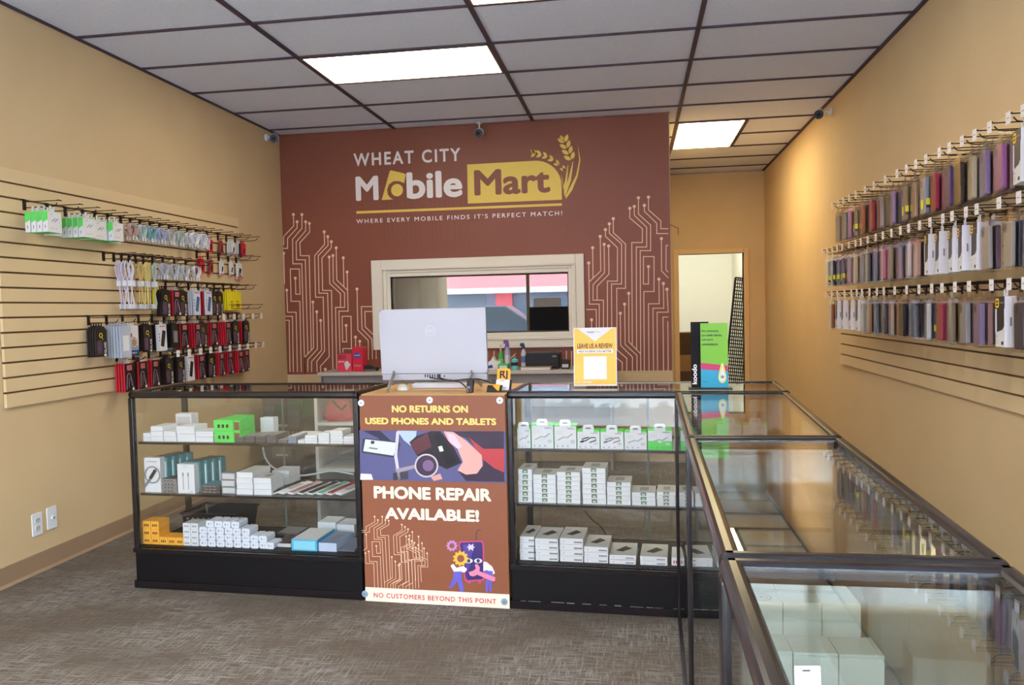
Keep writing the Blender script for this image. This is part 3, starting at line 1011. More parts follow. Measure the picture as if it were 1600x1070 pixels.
# ------------------------------------------------------------------ left wall: hooks and packs
Q, RD, PHN, COIN = pack_q(), pack_red(), pack_phone(), pack_coin()
PHB = pack_phone(mat('pack_blue_phone', (64, 96, 140), .4), .012, mat('card_lilac', (206, 210, 224), .45))
GY = pack_plain(mat('pack_mist', (176, 184, 198), .4), .013, .09, .2, CARD)
BKP = pack_plain(PBLK, .012, .08, .17, GREY5)
GB, YW = pack_green(), pack_yellow()
FR_, FW, FBIG, FSL = pack_flash(), pack_flash(CARD), pack_flash(CARD, .08, .135, PRED, INK, True), pack_flash(mat('pack_brick', (150, 52, 50), .4), .05, .11)
FBK = pack_flash(PBLK)
q_, r_d, gb_, yw_ = (Q, .011, 'black yellow-ring pack'), (RD, .012, 'red-edged black glass pack'), (GB, .028, 'green and white charger box'), (YW, .012, 'large yellow card pack')
ph_, pb_, gy_, bk_, cn_ = (PHN, .020, 'white phone-picture pack'), (PHB, .012, 'pale blue-phone pack'), (GY, .013, 'mist grey pack'), (BKP, .012, 'plain black slim pack'), (COIN, .014, 'white coin-picture pack')
fr_, fw_, fb_, fs_, fk_ = (FR_, .010, 'small red drive pack'), (FW, .010, 'small white drive pack'), (FBIG, .010, 'larger white drive pack'), (FSL, .010, 'brick red drive pack'), (FBK, .010, 'small black drive pack')


def coil(rgb, name, seed): return (pack_coil(C(rgb, .5), seed), .034, name + ' coiled cable')
def longc(rgb, name, seed): return (pack_long(C(rgb, .5), seed), .030, name + ' long cable')


wh_ = (222, 222, 232)
LEFT = [
    ('top', 1.940, 'plain', [3.738, 3.899, 4.039, 4.177, 4.285, 4.400, 4.523, 4.617, 4.714, 4.823, 4.929, 5.039, 5.154, 5.262, 5.373, 5.526, 5.683, 5.808, 5.945],
     {0: [gb_] * 5, 1: [gb_], 2: [gb_] * 4, 3: [gb_] * 3, 4: [gb_] * 4, 5: [gb_], 6: [coil((206, 168, 158), 'rose', 1), coil((206, 168, 158), 'dusty rose', 2)],
      7: [coil((190, 206, 206), 'pale grey', 3), coil((120, 150, 150), 'grey green', 4)], 8: [coil((126, 176, 182), 'teal', 5), coil((176, 200, 204), 'mint grey', 52)], 9: [coil((166, 176, 214), 'blue', 6), coil((190, 196, 220), 'pale blue', 51)],
      10: [coil((196, 190, 190), 'silver', 7), coil((206, 206, 206), 'light silver', 53)], 11: [coil((180, 200, 196), 'sage', 8), coil((196, 206, 202), 'pale sage', 54)],
      12: [coil(wh_, 'white', 9), coil(wh_, 'white', 10), coil(wh_, 'white', 31)], 13: [coil(wh_, 'white', 11), coil(wh_, 'white', 12), coil(wh_, 'white', 32)], 14: [coil((214, 206, 218), 'lilac white', 13), coil(wh_, 'white', 33)],
      15: [fr_], 16: [fs_], 17: [fw_] * 3, 18: [fr_, fk_, fw_, fw_]}),
    ('drive pack', 1.787, 'plain', [5.373, 5.525, 5.681, 5.825, 5.950], {0: [fr_, fr_], 1: [fs_], 2: [fw_], 3: [fw_], 4: [fb_]}),
    ('long cable', 1.713, 'plain', [4.347, 4.441, 4.514, 4.589, 4.653, 4.735, 4.835, 4.950, 5.085, 5.225],
     {1: [longc((214, 212, 226), 'white', 14), longc((214, 212, 226), 'white', 15), longc((200, 196, 222), 'lilac', 55)], 2: [longc((216, 170, 150), 'salmon', 16)], 3: [longc((202, 172, 110), 'gold', 17), longc((190, 160, 96), 'dark gold', 18)],
      4: [longc((224, 206, 130), 'yellow', 19), longc((196, 180, 110), 'olive', 20)], 5: [longc((176, 190, 184), 'pale green', 21), longc((226, 214, 150), 'cream', 22)],
      6: [coil((186, 190, 204), 'grey', 23), coil((196, 198, 210), 'grey white', 24)], 7: [coil((196, 198, 210), 'grey white', 25), coil((204, 198, 196), 'grey', 26)],
      8: [coil((200, 204, 208), 'pale grey', 27), coil(wh_, 'white', 28)], 9: [coil(wh_, 'white', 29), coil((206, 190, 190), 'rose white', 30)]}),
    ('glass pack', 1.560, 'plain', [4.850, 4.971, 5.106, 5.248, 5.375, 5.498, 5.600, 5.735, 5.860],
     {0: [q_, q_, q_, yw_], 1: [r_d] * 4, 2: [q_] * 2, 3: [pb_] * 3, 4: [pb_, r_d, r_d, pb_], 5: [q_] * 3, 6: [q_] * 2, 7: [yw_] * 3, 8: [yw_] * 2}),
    ('empty hook', 1.411, 'plain', [5.771, 5.961], {}),
    ('middle', 1.337, 'tag', [4.189, 4.348, 4.499, 4.658, 4.800, 4.935, 5.075, 5.215, 5.350, 5.500, 5.640, 5.790, 5.930],
     {0: [q_] * 4, 1: [gy_] * 6, 2: [cn_, cn_, r_d], 3: [q_, bk_, bk_], 4: [ph_, bk_, bk_], 5: [bk_] * 3 + [gy_], 6: [r_d] * 3, 7: [r_d] * 4, 8: [q_] * 2, 9: [r_d] * 2, 10: [r_d] * 4, 11: [q_, r_d, r_d], 12: [q_, r_d, r_d, r_d]}),
    ('bottom', 1.1115, 'tag', [4.427, 4.59, 4.75, 4.88, 5.02, 5.15, 5.28, 5.42, 5.56, 5.69, 5.82, 5.945],
     {0: [r_d] * 4, 1: [r_d, q_, q_], 2: [r_d] * 2, 3: [q_] * 3, 4: [q_] * 3, 5: [ph_, q_], 6: [r_d] * 3, 7: [q_] * 3, 8: [r_d] * 3, 9: [r_d] * 3, 10: [r_d] * 4, 11: [r_d, r_d, r_d]}),
]
for row, z, kind, ys, content in LEFT:
    for i, y in enumerate(ys):
        k = kind
        if row == 'middle' and i < 8 or row == 'bottom' and i < 2: k = 'single' if row == 'bottom' else 'plain'
        hook('L', y, z, k, 'black peg hook, %s from the window end, %s row of left slatwall' % (ORD[i + 1], row), 'hooks on the left slatwall')
        if i in content:
            pr = content[i]
            cat = 'cable' if 'cable' in pr[0][2] else 'box' if 'box' in pr[0][2] else 'pack'
            hang('L', y, z - .040, pr, .19,
                 (lambda look, n, m, i=i, row=row: '%s, %s on %s hook, %s row, left wall' % (look, posn(n, m), ORD[i + 1], row)), cat, 'merchandise on the left slatwall', gap=.007 if 'cable' in pr[0][2] else .005, yaw=.12 if 'cable' in pr[0][2] else .06)

# ------------------------------------------------------------------ right wall: hooks and phone cases
OT = pack_otter()
PCASE = {}


def pc(name, rgb, yt=False, t=.018, rough=.4, kind=0):
    rgb = tuple(int(v * .76) for v in rgb)
    k = (rgb, yt, t, kind)
    if k not in PCASE:
        PCASE[k] = pack_case(rgb, yt, t, rough, kind)
    return (PCASE[k], t, name + ' phone case')


ot = (OT, .040, 'white and black case box')
clr = pc('clear', (206, 204, 200), False, .014, .2)
clt = pc('clear tagged', (214, 214, 212), True, .016, .2)
navy, navt = pc('navy', (44, 52, 84)), pc('navy tagged', (46, 58, 96), True, .014)
blk = pc('black', (36, 34, 40))
gry = pc('grey', (120, 118, 120))
slate = pc('slate', (72, 78, 90))
tan, khk, olv = pc('tan', (196, 158, 120)), pc('khaki', (146, 122, 84)), pc('olive', (160, 140, 70))
brn = pc('dark brown', (80, 58, 46), False, .018, .6, 1)
gbr = pc('grey brown', (132, 110, 98))
pnk, crm, rose = pc('pink', (222, 120, 150)), pc('crimson', (190, 36, 76)), pc('dusty rose', (200, 150, 150))
lil, pur, orc = pc('lavender', (160, 140, 190)), pc('purple', (96, 66, 140)), pc('orchid', (190, 110, 186))
cre, sal, mar = pc('cream', (232, 216, 176)), pc('salmon', (222, 168, 146)), pc('maroon', (106, 40, 52))
mint, pbl, orn, red = pc('pale mint', (200, 212, 196), False), pc('pale blue', (176, 196, 222), True), pc('orange', (204, 110, 60)), pc('red', (192, 40, 50))
slv, wht, mau = pc('silver', (186, 190, 196)), pc('ivory', (228, 222, 206)), pc('mauve', (120, 84, 106))
olt, gold = pc('olive tagged', (168, 146, 80), True), pc('gold', (184, 144, 84))
R1 = [5.58, 5.42, 5.3, 5.16, 5.01, 4.82, 4.65, 4.45, 4.26, 4.12, 3.99, 3.86, 3.7, 3.59, 3.46, 3.34, 3.21, 3.06, 2.95, 2.83]
C1 = [[clr, clr], [clr, gry], [mau, blk], [olt, gbr], [orn, blk, tan], [red, tan, clr], [khk, olv, blk], [lil, gry, gry], [olt, navy, mau], [tan, gbr, blk], [pbl, mint, clr], [crm, pnk, clr], [pur, pur, red], [brn, navy, clr], [cre, clr, tan], [lil, sal, rose], [orc, rose, slate], [ot, slate], [clt, clr, clr], [slate, mar]]
R2 = [5.86, 5.73, 5.59, 5.46, 5.33, 5.17, 5.02, 4.91, 4.77, 4.62, 4.49, 4.35, 4.21, 4.09, 3.94, 3.81, 3.66, 3.56, 3.42, 3.32, 3.13, 2.98]
C2 = [[clt, clr], [navt, navt], [navt, navt], [navt, navt], [gbr, mau], [cre, wht], [khk, khk], [gry, gbr], [slate, navy], [pnk, red, slate], [olv, gry], [mar, blk], [wht, clr], [sal, brn], [ot, ot], [ot, ot], [ot], [ot, ot], [ot, ot], [clr, mau], [clr, slate], [slate, gry]]
R3 = [5.77, 5.61, 5.46, 5.28, 5.12, 5.0, 4.89, 4.74, 4.6, 4.48, 4.3, 4.12, 3.95, 3.79, 3.67, 3.53, 3.39, 3.19, 3.05, 2.94]
C3 = [[orn, ot], [ot], [ot], [ot, ot], [ot], [slv, slv], [tan, gbr], [blk, slv], [brn, gbr], [gold, tan], [blk, slv, blk], [blk, blk, slate], [wht, navt], [crm, navy, blk], [khk, khk, slate], [slv, gry, brn], [lil, rose, tan], [ot], [slate, blk, slv], [ot, brn]]
for row, z, ys, cs in (('top', 1.974, R1, C1), ('middle', 1.689, R2, C2), ('bottom', 1.397, R3, C3)):
    for i, y in enumerate(ys):
        hook('R', y, z, 'long', 'black peg hook with price tag, %s from the doorway end, %s row, right slatwall' % (ORD[i + 1], row), 'hooks on the right slatwall')
        pr = cs[i]
        hang('R', y, z - .040, pr, .235, (lambda look, n, m, i=i, row=row: '%s, %s on %s hook, %s row, right wall' % (look, posn(n, m), ORD[i + 1], row)),
             'phone case', 'phone cases on the right slatwall', .010, .07, .222, .035, -.13)

# ------------------------------------------------------------------ showcases
CA = Vector((-2.442, 3.566, 0))
CD = Vector((.99846791, -.05533381, 0))
CN = Vector((.05533381, .99846791, 0))
CH = .965


def showcase(label, quad, base, shelves, doors=True):
    """glass counter; quad = plan corners front-left, front-right, back-right, back-left"""
    q = [Vector((p[0], p[1], 0)) for p in quad]
    c = sum(q, Vector()) / 4
    fdir = (q[1] - q[0]).normalized()
    t = empty('glass_showcase', (c.x, c.y, 0))
    P = [p - Vector((c.x, c.y, 0)) for p in q]

    def inset(d):
        out = []
        for i in range(4):
            a = (P[(i + 1) % 4] - P[i]).normalized(); b_ = (P[i - 1] - P[i]).normalized()
            out.append(P[i] + (a + b_) * d)
        return out
    i1, i2, i3, ig = inset(.013), inset(.016), inset(.03), inset(.009)
    up = Vector((0, 0, 1))
    zb = base
    if base > .1:
        b = B(); b.prism([(p.x, p.y) for p in inset(.004)], .002, zb - .012, BLACK); 
        b.build('base', t, .003)
        b = B(); k_ = inset(.0)
        for i in range(4):
            a, d_ = k_[i], k_[(i + 1) % 4]
            b.bar(a + up * .02, d_ + up * .02, .010, .036, RAIL); b.bar(a + up * (zb - .016), d_ + up * (zb - .016), .010, .02, RAIL)
        b.build('base_trim', t)
        B().prism([(p.x, p.y) for p in i3], zb - .012, zb, BLACK).build('deck', t)
    else:
        for i in range(4):
            B().bar(i1[i] + up * .024, i1[(i + 1) % 4] + up * .024, .026, .044, RAIL).build('base_rail', t, .004)
    for i in range(4):
        B().bar(i1[i] + up * (.03 if base < .1 else zb - .012), i1[i] + up * (CH - .03), .026, .026, RAIL, fdir).build('post', t, .005)
        B().bar(i2[i] - (i2[(i + 1) % 4] - i2[i]).normalized() * .016 + up * (CH - .0165), i2[(i + 1) % 4] + (i2[(i + 1) % 4] - i2[i]).normalized() * .016 + up * (CH - .0165), .032, .032, RAIL).build('top_rail', t, .011, 3)
    names = ['glass_front', 'glass_side', 'glass_back', 'glass_side']
    z0 = zb if base > .1 else .046
    for i in range(4):
        a, d_ = ig[i], ig[(i + 1) % 4]
        e = (d_ - a).normalized()
        B().bar(a + e * .014 + up * ((z0 + CH - .033) / 2), d_ - e * .014 + up * ((z0 + CH - .033) / 2), .004, CH - .033 - z0, GLASS).build(names[i], t)
    B().prism([(p.x, p.y) for p in inset(.031)], CH - .012, CH - .006, GLASS).build('glass_top', t)
    sh_ = inset(.030)
    for z in shelves:
        s_ = B(); s_.prism([(p.x, p.y) for p in inset(.034)], z - .006, z, GLASS)
        so = s_.build('shelf', t)
        e = B()
        e.bar(sh_[0] + up * (z - .005), sh_[1] + up * (z - .005), .008, .011, RAIL)
        e.bar(sh_[3] + up * (z - .005), sh_[2] + up * (z - .005), .008, .011, RAIL)
        e.build('shelf_edge', so)
    if doors:
        m_ = (i3[3] + i3[2]) / 2
        B().bar(m_ + up * (z0 + .005), m_ + up * (CH - .04), .003, .010, EDGE, fdir).build('door_edge', t)
    return tag(t, label, 'showcase', 'glass showcases')


def cpt(s_, d_, z=0):
    p = CA + CD * s_ + CN * d_
    return Vector((p.x, p.y, z))


DEP = .45
showcase('black framed glass showcase at the left end of the counter row', [cpt(0, 0), cpt(1.19, 0), cpt(1.19, DEP), cpt(0, DEP)], .203, [.463, .715])
showcase('black framed glass showcase between the poster and the side cases', [cpt(1.884, 0), cpt(3.07, 0), cpt(3.07, DEP), cpt(1.884, DEP)], .203, [.463, .706])
e1, e2, e3, e4 = cpt(2.606, -.021), cpt(3.062, -.021), (.550, 2.250), (.134, 2.250)
showcase('farthest of the three side glass showcases, touching the front counter row', [(e4[0], e4[1]), (e3[0], e3[1]), (e2.x, e2.y), (e1.x, e1.y)], .05, [.463, .706], False)
showcase('middle one of the three side glass showcases', [(.116, 1.182), (.508, 1.178), (.549, 2.246), (.133, 2.246)], .05, [.46], False)
showcase('nearest of the three side glass showcases', [(.106, .05), (.462, .04), (.507, 1.174), (.115, 1.178)], .05, [.46], False)


# ------------------------------------------------------------------ goods in the cases
def plane_s(off, u, v):
    """point of a pixel on the vertical plane `off` behind the counter front; returns along-distance, height"""
    d = ray(u, v)
    o = Vector((0, 0, CAMH)) - CA
    k = (off - o.dot(CN)) / d.dot(CN)
    p = o + d * k
    return p.dot(CD), p.z


CROT = math.atan2(CD.y, CD.x)
BOXM = {}


def box_proto(w, d, h, body, top=None, front=None, name='product_box', kind=0):
    k = (round(w, 3), round(d, 3), round(h, 3), body.name, top.name if top else '', front.name if front else '', name, kind)
    if k in BOXM:
        return BOXM[k]
    b = B(); b.box(-w / 2, w / 2, 0, d, 0, h, body)
    b.box(-w / 2 - .0002, w / 2 + .0002, -.0002, d + .0002, h * .62, h * .62 + .0006, CARDG)
    out = [(name, b.mesh(name), None, min(.0015, h * .06))]
    if top:
        p = B(); p.box(-w * .5 + .002, w * .5 - .002, .002, d - .002, h, h + .0004, top); 
        if kind == 2:
            p.rslab(0.02, .02, .001, .004, INK)  # replaced below
            p = B(); p.box(-w * .5 + .002, w * .5 - .002, .002, d - .002, h, h + .0004, top)
            p.prism([(-w * .3, d * .35), (-w * .02, d * .28), (w * .33, d * .55), (w * .05, d * .72)], h + .0004, h + .0008, INK)
        if kind == 1:
            p.prism([(-w * .18, d * .3), (w * .2, d * .3), (w * .22, d * .75), (-w * .16, d * .75)], h + .0004, h + .0008, GREY5)
        out.append(('top_print', p.mesh('top'), 0, 0))
    if front:
        p = B()
        if kind == 1: p.box(-.012, .012, -.0008, 0, h * .25, h * 1.0, front); p.box(-.006, .006, -.0012, -.0006, h * .35, h * .7, CARDG)
        elif kind == 2:
            for i in range(6): p.box(w * .12 + i * .006, w * .12 + i * .006 + .004, -.0006, 0, h * .25, h * .5, front)
            p.disc((-w * .34, -.0006, h * .45), (1, 0, 0), (0, 0, 1), .004, CARDG, 8)
        elif kind == 3:
            for i in range(3): p.box(-w * .3 + i * w * .22, -w * .3 + i * w * .22 + w * .12, -.0006, 0, h * .3, h * .62, front)
        else: p.box(-w * .42, w * .42, -.0006, 0, h * .12, h * .88, front)
        out.append(('front_print', p.mesh('front'), 0, 0))
    BOXM[k] = out
    return out


def goods(case, shelf, z, off, u0, u1, vt, vb, n, depth, look, body=CARD, top=None, front=None, kind=0, cat='box', where='', rowi=None, jitter=.004, rows=1, name='product_box'):
    """a stack of n boxes whose front spans pixels u0-u1, top edge vt, standing on height z, `off` behind the counter front"""
    v = (vt + vb) / 2
    s0, _ = plane_s(off, u0, v); s1, _ = plane_s(off, u1, v)
    _, zt = plane_s(off, (u0 + u1) / 2, vt)
    lo_, hi_ = (.040, 1.148) if case.startswith('left') else (1.918, 3.03)
    s0, s1 = max(s0, lo_), min(s1, hi_)
    h = (zt - z) / n
    w = s1 - s0 - .0015
    for r in range(rows):
        for i in range(n):
            jx, jy = rnd.uniform(-jitter, jitter) * .3, rnd.uniform(0, jitter)
            p = cpt((s0 + s1) / 2 + jx, off + jy + r * (depth + .006), z + .0008 + i * h)
            o = spawn(box_proto(w, depth, h - .0012, body, top, front, name, kind), p, (0, 0, CROT + rnd.uniform(-.012, .012)))
            lv = ('' if n == 1 else ', ' + ('topmost' if i == n - 1 else 'lowest' if i == 0 else ORD[n - i] + ' from top'))
            rr = '' if rows == 1 else (' back row' if r else ' front row')
            tag(o, '%s%s, %s%s, %s' % (look, lv, where, rr, case), cat, 'goods on the %s shelf of the %s' % (shelf, case))
    return s0, s1, h


LC = 'left showcase'
zt_, zm_, zb_ = .715, .463, .203


def X4(x): return 200 + x * .33658
def Y4(y): return 590 + y * .33645


n_ = 0
for (a, b_, t, n, dep, wh) in [(46, 104, 258, 2, .10, 'left corner of top shelf'), (105, 162, 226, 3, .12, 'second stack of top shelf'), (164, 223, 250, 2, .12, 'third stack of top shelf'), (225, 309, 226, 2, .11, 'fourth stack of top shelf'),
                               (313, 396, 250, 2, .11, 'fifth stack of top shelf')]:
    goods(LC, 'top', zt_, .045, X4(a), X4(b_), Y4(t), Y4(308), n, dep, 'plain white box', where=wh)
goods(LC, 'top', zt_, .22, X4(222), X4(296), Y4(168), Y4(250), 1, .06, 'tall white box with grey print', front=CARDG, where='behind fourth stack of top shelf')
goods(LC, 'top', zt_, .045, X4(398), X4(488), Y4(197), Y4(312), 2, .2, 'lime green charger box', body=GREEN, front=INK, where='middle of top shelf', kind=3, top=GREEN)
goods(LC, 'top', zt_, .05, X4(490), X4(520), Y4(200), Y4(312), 2, .1, 'green and brown charger box', body=GREEN, front=mat('pack_brown_picture', (120, 70, 50), .5), where='right of lime boxes')
goods(LC, 'top', zt_, .3, X4(614), X4(676), Y4(186), Y4(260), 1, .05, 'white and green box with dark phone', body=CARD, front=CARD, where='back of top shelf')
SMK = mat('case_smoke', (70, 62, 66), .25); SMB = mat('case_slate_blue', (112, 122, 146), .3)
for i, (a, b_, t) in enumerate([(494, 537, 268), (541, 587, 264), (590, 637, 262), (641, 688, 258)]):
    goods(LC, 'top', zt_, .045, X4(a), X4(b_), Y4(t + 8), Y4(315), 5, .13, 'thin dark glass pack', body=SMK, top=GREY5, where='%s dark stack on top shelf' % ORD[i + 1])
goods(LC, 'top', zt_, .045, X4(692), X4(738), Y4(290), Y4(318), 3, .12, 'thin dark pack', body=SMK, top=GREY5, where='low stack right of the dark stacks')
goods(LC, 'top', zt_, .045, X4(741), X4(780), Y4(272), Y4(318), 4, .12, 'slate blue thin pack', body=SMB, top=CARDG, where='top shelf')
for i, (a, b_, t, n) in enumerate([(786, 818, 290, 2), (820, 878, 268, 3), (882, 934, 258, 4), (937, 996, 246, 5), (999, 1050, 274, 3)]):
    goods(LC, 'top', zt_, .045, X4(a), X4(b_), Y4(t), Y4(322), n, .1, 'small white box', where='%s white stack at right of top shelf' % ORD[i + 1], rows=1)
goods(LC, 'top', zt_, .18, X4(770), X4(860), Y4(262), Y4(300), 2, .1, 'small white box', where='behind the right white stacks')
# middle shelf
s0, s1, h_ = goods(LC, 'middle', zm_, .045, X4(52), X4(150), Y4(372), Y4(543), 1, .036, 'white cable box with ringed cable picture', where='left corner of middle shelf')
bp_ = B(Matrix.Translation(cpt((s0 + s1) / 2 + .002, .0445, zm_)) @ Matrix.Rotation(CROT, 4, 'Z'))
bp_.disc((0, -.0012, .088), (1, 0, 0), (0, 0, 1), .043, GREY5, 28, .037)
bp_.bar((-.052, -.0018, .02), (-.008, -.0018, .075), .011, .0012, GREY5, (0, 1, 0)); bp_.bar((-.012, -.002, .07), (.018, -.002, .112), .016, .0012, INK, (0, 1, 0)); bp_.bar((.018, -.002, .112), (.024, -.002, .12), .01, .0012, STEEL, (0, 1, 0))
bp_.text('POWER BRAID', (-.026, -.001, .15), (1, 0, 0), (0, 0, 1), .052, GREY5)
pic = bp_.mesh('cable_picture')
cb_o = [o for o in bpy.data.objects if o.get('label', '').startswith('white cable box with ringed')][0]
po2 = bpy.data.objects.new('cable_picture', pic); COL.objects.link(po2); po2.parent = cb_o
bpy.context.view_layer.update(); po2.matrix_parent_inverse = cb_o.matrix_world.inverted()
for i in range(4):
    p = cpt((s0 + s1) / 2 + .012 * i + .006, .088 + i * .042, zm_ + .0008)
    o = spawn(box_proto(.098, .038, .165, TEAL, mat('teal_box_top', (84, 80, 84), .5), CARD), p, (0, 0, CROT))
    tag(o, 'teal sided cable box, %s behind the ringed cable box, middle shelf' % ORD[i + 1], 'box', 'teal cable boxes')
goods(LC, 'middle', zm_, .05, X4(152), X4(226), Y4(470), Y4(546), 4, .12, 'thin grey printed pack', body=GREY5, top=INK, front=INK, kind=3, where='stack right of the ringed box')
s0, s1, h_ = goods(LC, 'middle', zm_, .045, X4(229), X4(309), Y4(402), Y4(551), 1, .034, 'white cable box with two cables pictured', where='middle shelf')
bp_ = B(Matrix.Translation(cpt((s0 + s1) / 2, .0445, zm_)) @ Matrix.Rotation(CROT, 4, 'Z'))
for x in (-.014, .014):
    bp_.bar((x, -.0015, .02), (x, -.0015, .084), .002, .001, GREY5, (0, 1, 0)); bp_.bar((x, -.0016, .084), (x, -.0016, .102), .006, .001, GREY5, (0, 1, 0))
bp_.text('30W', (.02, -.0015, .006), (1, 0, 0), (0, 0, 1), .016, INK); bp_.text('PD', (-.012, -.0015, .125), (1, 0, 0), (0, 0, 1), .022, CARDG)
cb_o = [o for o in bpy.data.objects if o.get('label', '').startswith('white cable box with two')][0]
po2 = bpy.data.objects.new('cable_picture', bp_.mesh('cable_picture')); COL.objects.link(po2); po2.parent = cb_o
po2.matrix_parent_inverse = cb_o.matrix_world.inverted(); bpy.context.view_layer.update(); po2.matrix_parent_inverse = cb_o.matrix_world.inverted()
for i in range(4):
    p = cpt((s0 + s1) / 2 + .013 * i + .008, .086 + i * .042, zm_ + .0008)
    o = spawn(box_proto(.088, .038, .148, TEAL, MATS['teal_box_top'], CARD), p, (0, 0, CROT))
    tag(o, 'teal sided cable box, %s behind the two cable box, middle shelf' % ORD[i + 1], 'box', 'teal cable boxes')
goods(LC, 'middle', zm_, .05, X4(337), X4(428), Y4(500), Y4(555), 3, .11, 'thin dark printed pack', body=SMK, top=TEAL, front=GREY5, kind=3, where='stack beside the two cable box')
goods(LC, 'middle', zm_, .055, X4(433), X4(499), Y4(442), Y4(557), 3, .05, 'grey clear cased adapter', body=mat('blister_grey', (136, 138, 150), .25), front=CARDG, where='middle shelf')
goods(LC, 'middle', zm_, .05, X4(502), X4(578), Y4(440), Y4(560), 4, .17, 'white phone box', top=CARDG, where='left stack of phone boxes')
goods(LC, 'middle', zm_, .05, X4(582), X4(664), Y4(466), Y4(562), 3, .12, 'white phone box with dark top', top=CARDG, kind=1, where='right stack of phone boxes')
goods(LC, 'middle', zm_, .275, X4(668), X4(748), Y4(432), Y4(515), 4, .12, 'white phone box', top=CARDG, where='stack at the back of middle shelf')
for i, (rgb, nm) in enumerate([((40, 38, 42), 'black'), ((226, 222, 220), 'white'), ((196, 150, 150), 'pink'), ((90, 66, 60), 'brown'), ((60, 58, 60), 'charcoal'), ((120, 170, 150), 'green'), ((160, 50, 50), 'red'), ((210, 206, 204), 'grey')]):
    s_, z = plane_s(.08, X4(735 + i * 41), Y4(560))
    o = B(); o.box(-.020, .020, -.09, .09, 0, .006, CARD); o.box(-.014, .014, -.085, .085, .006, .0095, C(rgb))
    b = o.build('watch_band_pack'); b.location = cpt(.745 + i * .049, .15, zm_ + .0012 + .0005 * i); b.rotation_euler = (math.radians(7), 0, CROT - .42)
    b.location.z += .0135
    st = B(); st.box(-.018, .018, -.04, .04, .0095, .0105, POUCH); st.build('clear_window', b)
    tag(b, '%s watch band in flat pack, middle shelf, left showcase' % nm, 'watch band', 'watch band packs')
# lowest deck
bk = empty('storage_basket', cpt(.30, .28, zb_ + .0012), CROT)
bb_ = B()
w_, d2, h2 = .155, .11, .125
for sx in (-1, 1):
    bb_.prism([(sx * w_ * .88, 0), (sx * w_ * .88 - sx * .004, 0), (sx * w_ - sx * .004, h2), (sx * w_, h2)][::sx], -d2 * .9, d2 * .9, BLK, 'y')
for sy in (-1, 1):
    bb_.prism([(sy * d2 * .88, 0), (sy * d2 * .88 - sy * .004, 0), (sy * d2 - sy * .004, h2), (sy * d2, h2)], -w_ * .9, w_ * .9, BLK, 'x')
bb_.box(-w_ * .88, w_ * .88, -d2 * .88, d2 * .88, 0, .004, BLK)
bb_.build('body', bk)
rm_ = B(); ring_pts = [(-w_, -d2), (w_, -d2), (w_, d2), (-w_, d2), (-w_, -d2)]
rm_.tube([(x, y, h2) for x, y in ring_pts], .006, BLK, 6); rm_.build('rim', bk)
dts = B()
for i in range(9):
    for j in range(3):
        x = -w_ * .75 + i * w_ * .19; z = .04 + j * .03
        y = -d2 * (.88 + .12 * z / h2) - .0012
        dts.disc((x, y, z), (1, 0, 0), (0, .13, 1), .006, GREY5, 8)
dts.build('perforation', bk)
tag(bk, 'black perforated plastic basket at the back of the left showcase', 'basket')
OR = mat('pack_amber', (240, 168, 50), .45)
for r, cols in ((0, 5), (1, 2), (2, 2)):
    for c_ in range(cols):
        s0, _ = plane_s(.05, X4(72 + c_ * 38), Y4(790)); s1, _ = plane_s(.05, X4(72 + c_ * 38 + 37), Y4(790))
        h_ = .0385
        o = spawn(box_proto(s1 - s0 - .001, .085, h_ - .001, OR, OR, INK, 'product_box', 3), cpt((s0 + s1) / 2, .05, zb_ + .0008 + r * h_), (0, 0, CROT))
        tag(o, 'small amber box, %s row up, %s from left, lowest deck, left showcase' % (ORD[r + 1], ORD[c_ + 1]), 'box', 'amber boxes')
fl_ = empty('torch', cpt(.475, .15, zb_)); fb2 = B(); fb2.lathe([(.017, .0005), (.017, .075), (.02, .08), (.024, .10), (.024, .118)], BLK); fb2.build('body', fl_, 0, 2, True)
B().lathe([(.0215, .118), (.0205, .1195)], STEEL).build('lens', fl_)
tag(fl_, 'small black torch standing beside the amber boxes', 'torch')
for c_ in range(2):
    for r in range(4):
        s0, _ = plane_s(.05, X4(258 + c_ * 36), Y4(790)); s1, _ = plane_s(.05, X4(258 + c_ * 36 + 35), Y4(790))
        o = spawn(box_proto(s1 - s0 - .001, .08, .027, CARD, CARDG, GREY5, 'product_box', 3), cpt((s0 + s1) / 2, .05, zb_ + .0008 + r * .028), (0, 0, CROT))
        tag(o, 'tiny white box, column %s, %s up, right of amber boxes, left showcase' % (('one', 'two')[c_], ORD[r + 1]), 'box', 'tiny white boxes')
